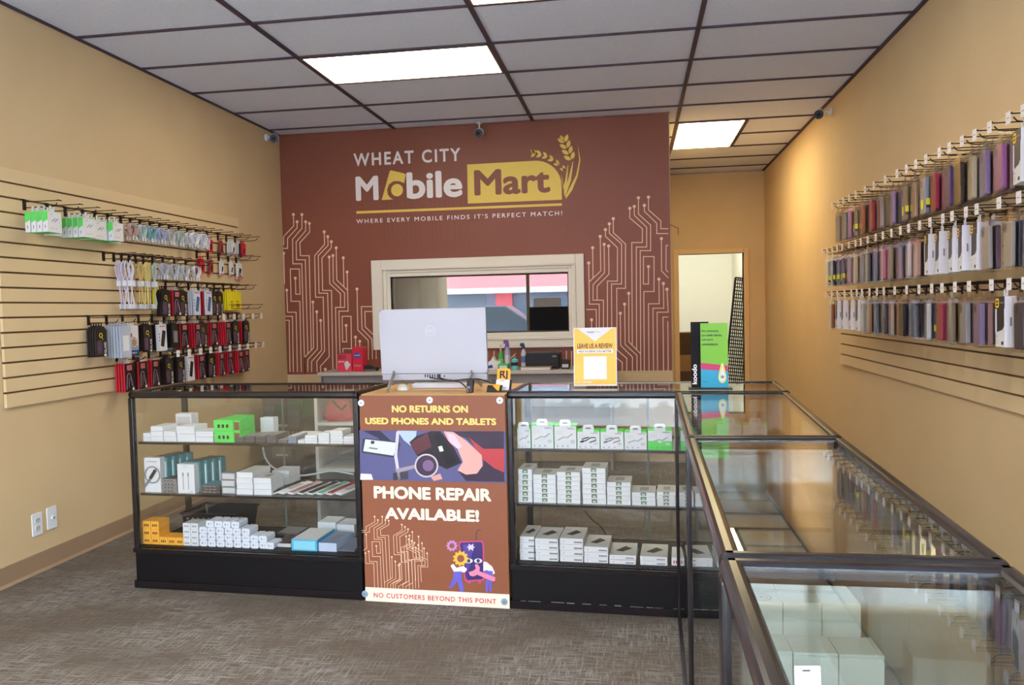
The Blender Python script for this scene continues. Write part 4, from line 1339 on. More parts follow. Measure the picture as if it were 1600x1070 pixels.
for r, (x0, n) in enumerate([(332, 9), (332, 8), (332, 6), (364, 4)]):
    for c_ in range(n):
        x = x0 + c_ * 39.5
        if x > 640: x = 640
        s0, _ = plane_s(.05, X4(x), Y4(790)); s1, _ = plane_s(.05, X4(x + 37), Y4(790))
        w_ = s1 - s0 - .0015
        key = 'charger'
        if key not in PR:
            b = B(); hh = .031; cpts = [(-w_ / 2, .005), (-w_ / 2 + .006, 0), (w_ / 2 - .006, 0), (w_ / 2, .005), (w_ / 2, hh - .006), (w_ / 2 - .006, hh), (-w_ / 2 + .006, hh), (-w_ / 2, hh - .006)]
            b.prism(cpts, 0, .08, mat('charger_white', (222, 224, 236), .35), 'y')
            p_ = B(); p_.rslab(.0005, .0005, .0002, .0001, INK); p_ = B(); p_.box(-.009, -.004, -.0006, 0, .011, .02, GREY5); p_.box(.002, .012, -.0006, 0, .013, .018, CARDG)
            PR[key] = [('charger_block', b.mesh('charger_block'), None, 0), ('front_print', p_.mesh('print'), 0, 0)]
        o = spawn(PR[key], cpt((s0 + s1) / 2, .05 + rnd.uniform(0, .004), zb_ + .0008 + r * .0318), (0, 0, CROT))
        tag(o, 'white charger block, %s tier from below, %s from left, left showcase' % (ORD[r + 1], ORD[c_ + 1]), 'charger', 'stacked charger blocks')
goods(LC, 'lowest', zb_, .09, X4(676), X4(755), Y4(770), Y4(815), 1, .16, 'grey card box', body=CARDG, top=SMK, where='beside charger blocks')
goods(LC, 'lowest', zb_, .27, X4(690), X4(790), Y4(722), Y4(790), 2, .12, 'flat box with dark screen', body=SMK, top=GREY5, where='back of the deck')
BL = mat('pack_cyan', (72, 168, 206), .4)
goods(LC, 'lowest', zb_, .045, X4(758), X4(878), Y4(752), Y4(822), 1, .2, 'cyan and white gadget box', body=BL, top=CARD, front=mat('pack_cyan_pale', (140, 208, 228), .4), where='lowest deck')
goods(LC, 'lowest', zb_, .05, X4(884), X4(968), Y4(768), Y4(826), 1, .2, 'white and blue gadget box', body=mat('pack_pale_blue', (188, 198, 222), .4), top=mat('pack_steel_blue', (120, 140, 176), .4), where='right of cyan box', kind=1)
goods(LC, 'lowest', zb_, .06, X4(972), X4(1052), Y4(798), Y4(832), 1, .2, 'slate flat box', body=mat('pack_dusk', (76, 82, 96), .4), top=SMB, where='right end of the deck')
goods(LC, 'lowest', zb_, .3, X4(880), X4(965), Y4(672), Y4(760), 2, .12, 'large white box', where='left back stack')
goods(LC, 'lowest', zb_, .3, X4(968), X4(1052), Y4(682), Y4(760), 2, .12, 'large white box', where='right back stack')

# second front showcase
FC = 'second showcase'


def X6(x): return 780 + x * .36437
def Y6(y): return 590 + y * .36449


def belkin_proto(w, h, variant):
    k = ('belkin', round(w, 3), round(h, 3), variant)
    if k in PR: return PR[k]
    d = .05
    b = B(); b.box(-w / 2, w / 2, 0, d, 0, h, CARD)
    gr = B(); gr.box(-w / 2 + .001, w / 2, -.0004, 0, h - .008, h, GREEN); gr.box(w / 2, w / 2 + .0005, 0, d, 0, h, GREEN); gr.box(-w / 2, w / 2, 0, d, h, h + .0005, GREEN)
    if variant == 3:
        gr.prism([(-w / 2, 0), (w / 2, 0), (w / 2, h * .42), (w * .12, h * .42), (0, h * .30), (-w * .12, h * .42), (-w / 2, h * .42)], -.0004, 0, GREEN, 'y')
    p = B(); X, Z = (1, 0, 0), (0, 0, 1)
    p.text('belkin', (w * .12, -.0006, h * .80), X, Z, w * .3, INK)
    for i in range(2): p.box(-w * .42, -w * .1, -.0006, -.0002, h * .7 - i * .008, h * .7 + .002 - i * .008, CARDG)
    m = INK if variant == 1 else GREY5 if variant == 2 else CARDG
    if variant in (1, 2):
        p.tube([(-w * .36, -.001, h * .36), (-w * .1, -.001, h * .44), (w * .12, -.001, h * .6), (w * .3, -.001, h * .6), (w * .34, -.001, h * .46), (w * .05, -.001, h * .34)], .0022, m, 4)
        p.bar((-w * .36, -.001, h * .36), (-w * .2, -.001, h * .41), .008, .001, m, (0, 1, 0)); p.bar((-w * .3, -.001, h * .5), (w * .02, -.001, h * .62), .005, .001, m, (0, 1, 0))
    else:
        p.tube([(-w * .34, -.001, h * .36), (-w * .05, -.001, h * .5), (w * .1, -.001, h * .46), (w * .32, -.001, h * .62)], .003, m, 4)
    p.box(w * .24, w * .42, -.0006, -.0002, h * .22, h * .36, CARDG)
    for i in range(3): p.box(-w * .4 + i * w * .24, -w * .34 + i * w * .24, -.0006, -.0002, h * .08, h * .13, GREY5)
    t_ = B(); y0 = .004
    t_.prism([(-.024, h - .012), (.024, h - .012), (.024, h + .014), (.018, h + .022), (-.018, h + .022), (-.024, h + .014)], -.0018, -.0006, CARD, 'y')
    t_.prism([(-.014, h + .004), (.014, h + .004), (.008, h + .011), (-.008, h + .011)], -.0022, -.0017, GREY5, 'y')
    PR[k] = [('cable_box', b.mesh('cable_box'), None, .001), ('green_face', gr.mesh('green'), 0, 0), ('front_print', p.mesh('print'), 0, 0), ('hang_tab', t_.mesh('tab'), 0, 0)]
    return PR[k]


ztop = .706
bx = [(50, 136, 210, 0), (138, 234, 196, 0), (236, 332, 200, 0), (334, 432, 222, 1), (434, 534, 224, 2), (536, 634, 226, 0), (637, 742, 218, 3), (752, 850, 220, 3)]
names = ['first white box', 'tall white box', 'pale white box', 'box showing black cable', 'box showing grey cable', 'box showing pale cable', 'box with green lower half', 'green based box behind the post']
s1 = 0
for i, (a, b_, t, vr) in enumerate(bx):
    s0, _ = plane_s(.05, X6(a), Y6(280)); s1, _ = plane_s(.05, X6(b_), Y6(280)); s0 = max(s0, 1.918); _, zz = plane_s(.05, X6((a + b_) / 2), Y6(t))
    o = spawn(belkin_proto(round(s1 - s0 - .002, 3), round(zz - ztop - .002, 3), vr), cpt((s0 + s1) / 2, .05, ztop + .0008), (0, 0, CROT + rnd.uniform(-.02, .02)))
    tag(o, 'green and white cable box, %s on top shelf, second showcase' % names[i], 'box', 'cable boxes on the top shelf')
sc_ = B(Matrix.Translation(CA) @ Matrix.Rotation(CROT, 4, 'Z')); xx = 1.93
while xx < 2.6:
    w_ = rnd.uniform(.02, .07); sc_.box(xx, xx + w_, -.0072, -.0061, .0385 + rnd.uniform(0, .001), .0385 + rnd.uniform(.0015, .0035), GREY5); xx += w_ + rnd.uniform(.004, .05)
case2 = [o for o in bpy.data.objects if o.get('label', '').startswith('black framed glass showcase between')][0]
sc_o = sc_.build('scuff_marks', case2); bpy.context.view_layer.update(); sc_o.matrix_parent_inverse = case2.matrix_world.inverted()
for i in range(2):
    o = spawn(belkin_proto(.098, .118, i), cpt(2.83 + i * .105, .052, ztop + .0008), (0, 0, CROT + rnd.uniform(-.02, .02)))
    tag(o, 'green and white cable box, %s from the right end, top shelf, second showcase' % ('second' if i == 0 else 'first'), 'box', 'cable boxes on the top shelf')
SEAL = mat('pack_seal_green', (96, 122, 92), .4)
ct = mat('case_box_top', (176, 176, 172), .4)
for i, (a, b_, t, n) in enumerate([(59, 142, 392, 6), (145, 243, 415, 6), (248, 348, 405, 7), (356, 457, 388, 7), (462, 564, 448, 5), (568, 670, 492, 3), (676, 756, 490, 4), (760, 840, 490, 4)]):
    goods(FC, 'middle', zm_, .05, X6(a), X6(b_), Y6(t), Y6(562), n, .14, 'flat white case box', top=ct, front=SEAL, kind=1, where='%s stack of middle shelf' % ORD[i + 1])
for i, (a, b_, t, n) in enumerate([(67, 150, 682, 4), (155, 254, 690, 4), (260, 360, 690, 4), (363, 467, 726, 3), (472, 587, 762, 2), (603, 721, 768, 2), (792, 920, 780, 2)]):
    goods(FC, 'lowest', zb_, .05, X6(a), X6(b_), Y6(t), Y6(815), n, .19, 'white tablet case box', top=CARDG, front=INK, kind=2, where='%s stack of lowest deck' % ORD[i + 1])
goods(FC, 'lowest', zb_, .06, X6(738), X6(782), Y6(772), Y6(830), 1, .16, 'narrow white and red box', body=CARD, front=PRED, where='between the sixth and seventh stacks', kind=3)

# ------------------------------------------------------------------ desk with the poster
TZ0 = .95
dk = empty('counter_desk', cpt(1.537, .26, 0), CROT)
B().box(-.338, .338, -.24, .26, TZ0 - .025, TZ0, WOOD).build('top', dk, .002)
for sx in (-1, 1):
    B().box(sx * .325 - .01, sx * .325 + .01, -.235, .25, .002, TZ0 - .0255, WOOD).build('side_panel', dk)
B().box(-.314, .314, -.235, -.217, .05, TZ0 - .0255, WOOD).build('front_panel', dk)
tag(dk, 'oak laminate desk between the two front showcases', 'desk')


def PP(u, v, off=0.0):
    s_, z = plane_s(-.012, u, v)
    return cpt(s_, -.012 - off, z)


def X5(x): return 540 + x * .33654
def Y5(y): return 600 + y * .33645
def P5(x, y, off): return PP(X5(x), Y5(y), off)


PB = noise_mat('poster_brown', (134, 80, 55), (139, 85, 59), 1.2, .45)
PCREAM = mat('poster_cream', (236, 222, 202), .45)
PCAP = mat('poster_gold', (240, 204, 112), .45)
po_ = B(); q0, q1 = PP(565.5, 618), PP(793, 950)
sA, sB = plane_s(-.012, 566.5, 780)[0], plane_s(-.012, 792.5, 780)[0]
M_ = Matrix.Translation(cpt(0, 0, 0)) @ Matrix.Rotation(CROT, 4, 'Z')
po_.M = M_
po_.box(sA, sB, -.012, -.007, .003, .947, PB)
poster = po_.build('poster')
tag(poster, 'brown repair poster screwed to the front of the desk', 'poster')
XD, ZD = CD, Vector((0, 0, 1))


def ptext(b, s, u0, u1, vb, cap, m, bold=0.02, space=1.0, off=.0012):
    a = PP(u0, vb, off); c = PP(u1, vb, off); h = PP((u0 + u1) / 2, vb - cap, off).z - PP((u0 + u1) / 2, vb, off).z
    z = PP((u0 + u1) / 2, vb, off).z
    b.text(s, (a.x, a.y, z), XD, ZD, (c - a).length if False else ((c.x - a.x) / CD.x), m, h, bold, space)


b = B(); ptext(b, 'NO RETURNS ON', 612.5, 731.5, 644.5, 11.3, PCAP, .045); b.build('gold_lettering', poster); b = B(); ptext(b, 'USED PHONES AND TABLETS', 571, 775.5, 663.4, 10.6, PCAP, .045)
b.build('gold_lettering', poster)
b = B(); ptext(b, 'PHONE REPAIR', 584.5, 768, 781, 20, PCREAM, .046); b.build('cream_lettering', poster); b = B(); ptext(b, 'AVAILABLE!', 602, 749, 813, 18.5, PCREAM, .046)
b.build('cream_lettering', poster)
b = B(); b.M = M_; b.box(sA, sB, -.0128, -.012, .003, plane_s(-.012, 680, 922.5)[1], PCREAM); b.build('bottom_strip', poster)
b = B(); ptext(b, 'NO CUSTOMERS BEYOND THIS POINT', 584.5, 775.5, 938, 7.6, mat('poster_red', (206, 60, 72), .45), .012, 1.15, .0022); b.build('red_lettering', poster)
# the printed photograph of a repair bench
b = B()


def pq(pts, rgb, off, bb=None):
    (bb or b).flat([P5(x, y, off) for x, y in pts], C(rgb, .45))


pz1, pz0 = plane_s(-.012, 680, 673.2)[1], plane_s(-.012, 680, 752)[1]
b.M = M_; b.box(sA, sB, -.0124, -.012, pz0, pz1, C((84, 84, 128), .45)); b.M = Matrix()
pq([(64, 214), (734, 219), (738, 454), (68, 444)], (84, 84, 128), .0005)
pq([(80, 216), (160, 216), (250, 300), (240, 330), (150, 250)], (44, 42, 66), .0006)
pq([(240, 216), (330, 217), (320, 300), (270, 260)], (170, 190, 214), .0006)
pq([(88, 250), (250, 268), (256, 282), (228, 338), (214, 340), (76, 318), (74, 306), (80, 256)], (54, 52, 62), .0008)
pq([(92, 256), (246, 273), (222, 332), (82, 311)], (206, 212, 214), .0010)
pq([(120, 262), (136, 265), (132, 278), (116, 276)], (40, 44, 50), .0012); pq([(110, 292), (150, 298), (148, 304), (108, 299)], (120, 120, 120), .0012)
pq([(460, 219), (735, 219), (738, 454), (560, 450), (520, 400), (640, 380), (640, 330), (560, 250)], (50, 36, 56), .0006)
pq([(570, 245), (640, 300), (737, 300), (737, 410), (690, 390), (640, 350)], (176, 56, 60), .0008)
pq([(455, 219), (500, 222), (560, 262), (632, 330), (636, 380), (610, 415), (560, 420), (520, 400), (545, 360), (520, 300), (480, 270)], (226, 160, 150), .0010)
pq([(470, 225), (505, 235), (540, 290), (520, 300), (482, 262)], (214, 190, 214), .0012)
pq([(296, 270), (330, 240), (400, 218), (440, 219), (500, 290), (540, 365), (470, 395), (440, 380), (330, 330)], (30, 22, 30), .0014)
pq([(300, 272), (380, 226), (400, 290), (330, 330)], (88, 40, 48), .0016); pq([(410, 240), (440, 232), (520, 360), (475, 378)], (14, 12, 16), .0016)
pq([(430, 290), (448, 286), (456, 310), (438, 314)], (220, 214, 220), .0018)
pq([(236, 220), (250, 219), (240, 330), (256, 440), (244, 445), (226, 335)], (200, 196, 204), .0014); pq([(230, 395), (330, 372), (332, 388), (240, 412)], (150, 140, 150), .0015); pq([(220, 412), (290, 405), (292, 440), (222, 446)], (58, 54, 66), .0014)
pq([(70, 415), (120, 418), (128, 444), (68, 444)], (220, 224, 230), .0008)
for r, rgb, o_ in ((55, (196, 190, 196), .0020), (48, (62, 44, 62), .0022), (26, (120, 92, 128), .0024)):
    b.flat([P5(376 + r * math.cos(2 * PI * i / 24) + (8 if r < 30 else 0), 378 + r * math.sin(2 * PI * i / 24), o_) for i in range(24)][::-1], C(rgb, .3))
pq([(395, 430), (440, 415), (450, 440), (410, 449)], (206, 150, 140), .0016)
b.build('photo_print', poster)
b = B()
for pl in CL[:20]:
    q = [(75 + (x - 22) * .66, 615 + (y - 60) * .345) for x, y in pl]
    b.ribbon(q, 2.0, MLINE, lambda x, y: P5(x, y, .0008)); b.disc(P5(q[0][0], q[0][1], .0012), XD, ZD, .0042, MLINE, 8)
for pl in CL[9:18]:
    q = [(255 + (x - 240) * .60, 720 + (y - 167) * .262) for x, y in pl]
    b.ribbon(q, 2.0, MLINE, lambda x, y: P5(x, y, .0010)); b.disc(P5(q[0][0], q[0][1], .0012), XD, ZD, .0042, MLINE, 8)
b.build('circuit_print', poster)
b = B()


def gear(cx, cy, r, n, rgb, o_):
    pts = []
    for i in range(n):
        for k, rr in ((-.3, r * .82), (-.2, r), (.2, r), (.3, r * .82)):
            a = 2 * PI * (i + k) / n
            pts.append(P5(cx + rr * math.cos(a), cy + rr * math.sin(a), o_))
    b.flat(pts[::-1], C(rgb, .45))
    b.flat([P5(cx + r * .48 * math.cos(2 * PI * i / 16), cy + r * .48 * math.sin(2 * PI * i / 16), o_ + .0002) for i in range(16)][::-1], C((136, 82, 57), .45))


b.ribbon([(606, 728), (607, 690), (614, 676), (628, 680)], 3.5, C((60, 44, 84)), lambda x, y: P5(x, y, .0008))
pq([(524, 738), (532, 729), (632, 726), (641, 734), (648, 902), (640, 912), (562, 918), (552, 908)], (190, 70, 120), .0008)
pq([(531, 742), (536, 736), (628, 732), (635, 740), (641, 896), (634, 905), (566, 910), (559, 902)], (58, 44, 104), .0010)
pq([(545, 745), (600, 742), (560, 900), (566, 906)], (84, 66, 140), .0012)
b.flat([P5(582 + (14 if i % 2 else 22) * .9 * math.cos(PI * i / 6), 757 + (9 if i % 2 else 22) * .9 * math.sin(PI * i / 6), .0014) for i in range(12)][::-1], C((206, 198, 222)))
for ex in (572, 616):
    b.flat([P5(ex + 19 * math.cos(2 * PI * i / 14), 820 + 11 * math.sin(2 * PI * i / 14), .0016) for i in range(14)][::-1], C((220, 214, 230)))
    b.flat([P5(ex + 8 * math.cos(2 * PI * i / 12), 820 + 9 * math.sin(2 * PI * i / 12), .0018) for i in range(12)][::-1], C((40, 70, 60)))
gear(494, 750, 26, 10, (186, 130, 196), .0012); gear(535, 809, 36, 11, (240, 176, 66), .0020)
pq([(488, 842), (500, 834), (515, 852), (548, 844), (565, 858), (556, 872), (505, 874)], (236, 232, 240), .0022)
pq([(503, 870), (540, 868), (540, 905), (552, 958), (530, 962), (520, 915), (496, 945), (478, 946), (500, 900)], (100, 92, 186), .0024)
pq([(640, 826), (652, 824), (680, 846), (694, 876), (684, 884), (656, 862), (640, 868)], (236, 232, 240), .0014)
pq([(648, 864), (684, 868), (682, 910), (678, 964), (668, 964), (666, 915), (660, 964), (650, 962), (652, 900)], (100, 92, 186), .0016)
pq([(572, 872), (592, 866), (606, 856), (600, 838), (612, 834), (624, 850), (622, 868), (696, 896), (694, 914), (682, 914), (612, 884), (594, 892), (578, 888)], (232, 130, 160), .0026)
pq([(566, 916), (582, 915), (578, 926), (570, 926)], (190, 70, 120), .0008); pq([(614, 914), (630, 912), (626, 924), (618, 924)], (190, 70, 120), .0008)
b.build('illustration', poster)
for (u, v, m) in ((564.5, 629.5, PWHITE), (671.5, 625, PWHITE), (781, 625.5, PWHITE), (570.5, 927.5, mat('cap_grey', (134, 152, 170), .4)), (788, 939.5, MATS['cap_grey'])):
    p = PP(u, v, 0)
    c_ = B(Matrix.Translation(p) @ Matrix.Rotation(CROT, 4, 'Z') @ Matrix.Rotation(PI / 2, 4, 'X'))
    c_.lathe([(.015, .0004), (.015, .003), (.012, .0045)], m); c_.lathe([(.004, .0045), (.003, .0052)], TEAL, n=8)
    c_.build('screw_cap', poster)

# computer on the desk
MY = 3.70
SHELL = mat('computer_shell', (184, 187, 197), .4)
FOOT = mat('computer_leg', (150, 152, 150), .35, .4)
a0 = onY(MY, 590.5, 484); a1 = onY(MY, 758, 483)
mw = a1.x - a0.x; mc = onY(MY, 679, 540)
mon = empty('all_in_one_computer', (mc.x, MY, TZ0 + .001), CROT)
z1 = a0.z - TZ0; z0 = onY(MY, 680, 593).z - TZ0; zc = onY(MY, 680, 582.5).z - TZ0
hw = mw / 2
b = B(Matrix.Translation((0, 0, z0)) @ Matrix.Rotation(math.radians(3), 4, 'X')); hh = z1 - z0; hc = zc - z0
b.prism([(-.02, hc), (-.005, hc), (-.005, hh), (-.012, hh)][::-1], -hw, hw, SHELL, 'x')
# back shell as a slightly bowed grid
vs = []
NJ, NI = 16, 28
for j in range(NJ + 1):
    for i in range(NI + 1):
        fx, fz = i / NI * 2 - 1, j / NJ
        vs.append((fx * hw, -.020 - .009 * (1 - abs(fx) ** 6) * (1 - abs(2 * fz - 1) ** 6), hc + (hh - hc) * fz))
b.add(vs, [(j * (NI + 1) + i, j * (NI + 1) + i + 1, (j + 1) * (NI + 1) + i + 1, (j + 1) * (NI + 1) + i) for j in range(NJ) for i in range(NI)], SHELL)
b.box(-hw, hw, -.020, -.004, hc, hh, SHELL)
back = b.build('back_shell', mon, 0, 2, True)
BM = b.M
b = B(BM); b.box(-hw + .004, hw - .002, -.024, 0, 0, hc - .002, mat('chin_grey', (166, 167, 176), .35)); b.build('chin', mon, .003)
b = B(BM); b.box(-hw + .003, hw - .003, -.004, .004, hc + .002, hh - .002, mat('dark_screen', (14, 14, 18), .12)); b.build('screen', mon)
b = B(BM); cz = hc + (hh - hc) * .66
b.disc((-.006, -.0304, cz), (1, 0, 0), (0, 0, 1), .0255, mat('logo_silver', (206, 208, 216), .25), 28, .0225)
b.text('DELL', (-.022, -.0306, cz - .005), (1, 0, 0), (0, 0, 1), .033, MATS['logo_silver'], .012, .02); b.build('logo', mon)
b = B(BM)
for i in range(5): b.box(-.045 + i * .012, -.039 + i * .012, -.0248, -.024, hc * .45, hc * .85, BLK)
b.box(.016, .034, -.0248, -.024, hc * .4, hc * .9, INK); b.disc((.052, -.0248, hc * .6), (1, 0, 0), (0, 0, 1), .004, BLK, 10)
b.build('ports', mon)
for sx in (-.195, .185):
    b = B(); b.bar((sx, -.026, zc + .004), (sx + .012, -.155, .010), .022, .006, FOOT, (1, 0, 0)); b.build('leg', mon)
    b = B(); b.bar((sx, .005, z0 + .01), (sx + .01, .12, .010), .022, .006, FOOT, (1, 0, 0)); b.build('leg', mon)
b = B(); b.tube(sm([(-.02, -.028, z0 + .012), (.05, -.05, z0 + .004), (.13, -.06, z0 - .006), (.165, -.06, .016), (.17, -.05, .006)]), .003, BLK); b.tube(sm([(.02, -.028, z0 + .014), (.09, -.045, z0 - .002), (.17, -.03, z0 + .004), (.24, -.02, z0 - .002), (.30, .02, .006)]), .003, BLK); b.build('cable', mon)
tag(mon, 'white all-in-one computer seen from behind on the desk', 'computer')
p = onZ(TZ0, 630, 609); ms = empty('computer_mouse', (p.x, p.y, TZ0 + .001), .4)
b = B(); vs = []
for j in range(7):
    for i in range(16):
        a = 2 * PI * i / 16; t = j / 6
        r = math.cos(t * PI / 2 * .97)
        vs.append((.031 * r * math.cos(a), .05 * r * math.sin(a), .028 * math.sin(t * PI / 2) + .0))
b.add(vs, [(j * 16 + i, j * 16 + (i + 1) % 16, (j + 1) * 16 + (i + 1) % 16, (j + 1) * 16 + i) for j in range(6) for i in range(16)] + [tuple(range(16))[::-1], tuple(range(96, 112))], mat('mouse_ivory', (226, 222, 208), .35))
b.build('body', ms, 0, 2, True); B().box(-.002, .002, .012, .03, .024, .0285, GREY5).build('wheel', ms)
tag(ms, 'ivory computer mouse on the desk by the computer leg', 'mouse')
p = onZ(TZ0, 697, 607); kb = empty('keyboard', (p.x - .035, p.y + .065, TZ0 + .001), CROT)
b = B(); b.prism([(-.055, 0), (.055, 0), (.055, .012), (-.055, .022)], -.135, .135, PWHITE, 'x'); b.build('body', kb, .003)
b = B()
for r in range(4):
    for c_ in range(14):
        b.box(-.126 + c_ * .0180, -.126 + c_ * .0180 + .015, -.045 + r * .024, -.045 + r * .024 + .019, .0215 - .0022 * r, .0245 - .0022 * r, CARD)
b.build('keys', kb)
tag(kb, 'white keyboard lying on the desk under the computer', 'keyboard')
p = onZ(TZ0, 733, 614); sp = empty('desk_scanner', (p.x, p.y + .012, TZ0 + .001), CROT)
B().prism([(-.014, 0), (.016, 0), (.022, .055), (.008, .068), (-.008, .062)], -.012, .012, BLK, 'y').build('body', sp, .003); B().box(-.01, .006, -.0135, -.012, .02, .03, GREY5).build('trigger', sp)
tag(sp, 'small black handheld scanner standing beside the right computer leg', 'scanner')
p = onZ(TZ0, 778, 613); ch = empty('card_holder', (p.x, p.y + .03, TZ0 + .001), CROT - .1)
b = B(); b.box(-.05, .05, -.03, .04, 0, .004, BLK); b.prism([(-.03, .004), (-.024, .004), (-.006, .03), (-.012, .03)], -.05, .02, BLK, 'x'); b.prism([(.02, .004), (.026, .004), (.042, .05), (.036, .05)], -.045, .05, BLK, 'x'); b.build('stand', ch)
tag(ch, 'black business card holder on the right end of the desk', 'card holder')


def card(name, loc, rx, rz, w, h, m1, label, txt, cat='card', rr=.006):
    o = empty(name, loc, rz); o.rotation_euler = (rx, 0, rz)
    b = B(Matrix.Rotation(-PI / 2, 4, 'Z')); b.rslab(w, h, .0012, rr, m1, 0, 0, h / 2); b.build('sheet', o)
    b = B()
    if txt: b.text(txt, (-w * .3, -.0012, h * .42), (1, 0, 0), (0, 0, 1), w * .6, INK, None, .03)
    b.box(-w * .3, w * .3, -.0011, -.0008, h * .2, h * .25, GREY5); b.box(-w * .2, w * .1, -.0011, -.0008, h * .85, h * .89, INK)
    b.build('print', o)
    return tag(o, label, cat)


base = Vector((p.x, p.y + .03, TZ0))
card('loyalty_card', base + Vector((.015, .032, .008)), math.radians(-24), CROT + .1, .062, .10, ORANGE, 'orange rounded card with dark monogram leaning in the holder', 'RJ', rr=.01)
card('business_card', base + Vector((.012, .012, .006)), math.radians(-20), CROT - .15, .066, .05, CARD, 'white business card behind the front orange card', None)
card('business_card', base + Vector((-.022, -.022, .006)), math.radians(-26), CROT - .25, .056, .032, ORANGE, 'small orange and white business card at the front of holder', None)

# printed stand-up sign on the second showcase
p = onZ(CH, 929, 606); sg = empty('sign_stand', (p.x, 3.66, CH + .001), CROT + .02)
wq, hq = .196, .265
sg.rotation_euler = (math.radians(-4), 0, CROT + .02)
B().box(-wq / 2, wq / 2, -.003, .003, 0, hq, CARD).build('sheet', sg)
b = B(); b.prism([(-wq / 2 + .004, .006), (wq / 2 - .004, .006), (wq / 2 - .004, hq - .004), (wq / 2 - .02, hq - .004), (0, hq - .062), (-wq / 2 + .02, hq - .004), (-wq / 2 + .004, hq - .004)], -.0036, -.003, mat('sign_amber', (240, 182, 62), .4), 'y'); b.build('amber_print', sg)
b = B(); X, Z = (1, 0, 0), (0, 0, 1)
b.text('LEAVE US A REVIEW', (-.080, -.0042, hq - .094), X, Z, .160, mat('print_brown', (90, 40, 26), .5), .022, .03)
b.box(-.082, .082, -.0042, -.0036, hq - .116, hq - .100, WHITE); b.text('HELP US SERVE YOU BETTER', (-.075, -.0048, hq - .112), X, Z, .150, INK, .008, .015)
b.text('Mobile', (-.034, -.0042, hq - .024), X, Z, .03, INK); b.text('Mart', (.0, -.0042, hq - .024), X, Z, .026, MATS['sign_amber'])
b.box(-.052, .052, -.0042, -.0036, .03, .134, WHITE)
b.text('431-730-9002', (-.084, -.0042, .012), X, Z, .07, WHITE, .009, .01)
b.build('lettering', sg)
B().box(-wq / 2, wq / 2, 0, .06, -.0005, .002, POUCH).build('foot', sg)
tag(sg, 'yellow review request sign standing on the second showcase', 'sign')

# green and black brand stand on the corner
p = onZ(CH, 1110, 609); kd = empty('brand_stand', (p.x, p.y + .03, CH + .001), CROT)
yk = p.y + .03
b = B(); b.box(-.088, .092, -.045, .03, 0, .007, BLK); b.build('base', kd, .002)
b = B(); b.box(-.076, -.002, .002, .018, .007, .285, mat('panel_matt_black', (15, 15, 17), .7, 0, .2)); b.build('black_panel', kd)
b = B(); b.text('koodo', (-.052, .0012, .02), (0, 0, 1), (-1, 0, 0), .085, WHITE, .02, .03); b.build('white_lettering', kd)
LIM = mat('sign_lime', (112, 176, 36), .45)
b = B(); b.box(-.036, .076, -.012, -.004, .007, .279, LIM); b.build('front_panel', kd)
b = B(); b.box(-.036, .076, -.0126, -.012, .007, .085, mat('sign_cyan', (30, 152, 184), .45)); b.prism([(-.036, .085), (.076, .076), (.076, .10), (-.036, .112)], -.0128, -.012, mat('sign_magenta', (190, 40, 92), .45), 'y')
av = [(.052 + .0165 * math.cos(t) * (1 + .0 * t), .05 + .024 * math.sin(t) if math.sin(t) < 0 else .05 + .062 * math.sin(t)) for t in [2 * PI * i / 28 for i in range(28)]]
av = [(.052 + (x - .052) * (1 - .45 * max(0, (z - .05) / .062)), z) for x, z in av]
b.prism(av, -.0136, -.0126, mat('sign_avocado', (206, 210, 120), .35), 'y'); b.prism([(.052 + (x - .052) * .62, .048 + (z - .048) * .62) for x, z in av], -.014, -.0136, CARD, 'y'); b.disc((.052, -.0144, .052), (1, 0, 0), (0, 0, 1), .007, GREY5, 14)
b.build('colour_print', kd)
b = B()
for i, (t, w_) in enumerate((('No contracts,', .070), ('no credit checks,', .084), ('just pure', .046), ('convenience.', .068))):
    b.text(t, (-.031, -.0134, .241 - i * .0185), X, Z, w_, INK, .011, .02)
b.text('Ask us', (-.028, -.0138, .03), X, Z, .02, INK)
b.build('dark_lettering', kd)
tag(kd, 'green and black mobile plan stand on the corner of the glass counters', 'sign')

# ------------------------------------------------------------------ back counter along the printed wall
BZ, BY0, BY1, BX0, BX1 = .82, 6.45, YM - .006, -2.66, -.17
bc = empty('back_counter', ((BX0 + BX1) / 2, (BY0 + BY1) / 2, 0)); hx, hy = (BX1 - BX0) / 2, (BY1 - BY0) / 2
B().box(-hx, hx, -hy, hy, BZ - .03, BZ, GREYTOP).build('worktop', bc, .003)
B().box(-hx + .03, hx - .03, -hy + .04, -hy + .058, .52, BZ - .031, GREYP).build('apron', bc)
for x in (-hx + .02, -.25, hx - .038):
    B().box(x, x + .018, -hy + .04, hy - .01, .002, BZ - .031, GREYP).build('support', bc)
tag(bc, 'grey laminate counter along the printed wall', 'counter')


def bpx(u, v, Y):
    return onY(Y, u, v)


def at_counter(name, u, Y, rz=0):
    p = onY(Y, u, 575)
    return empty(name, (p.x, Y, BZ + .0008), rz)


def wpx(n, Y): return n / FPX * Y * .99


def top(v, Y, u=700): return onY(Y, u, v).z - BZ


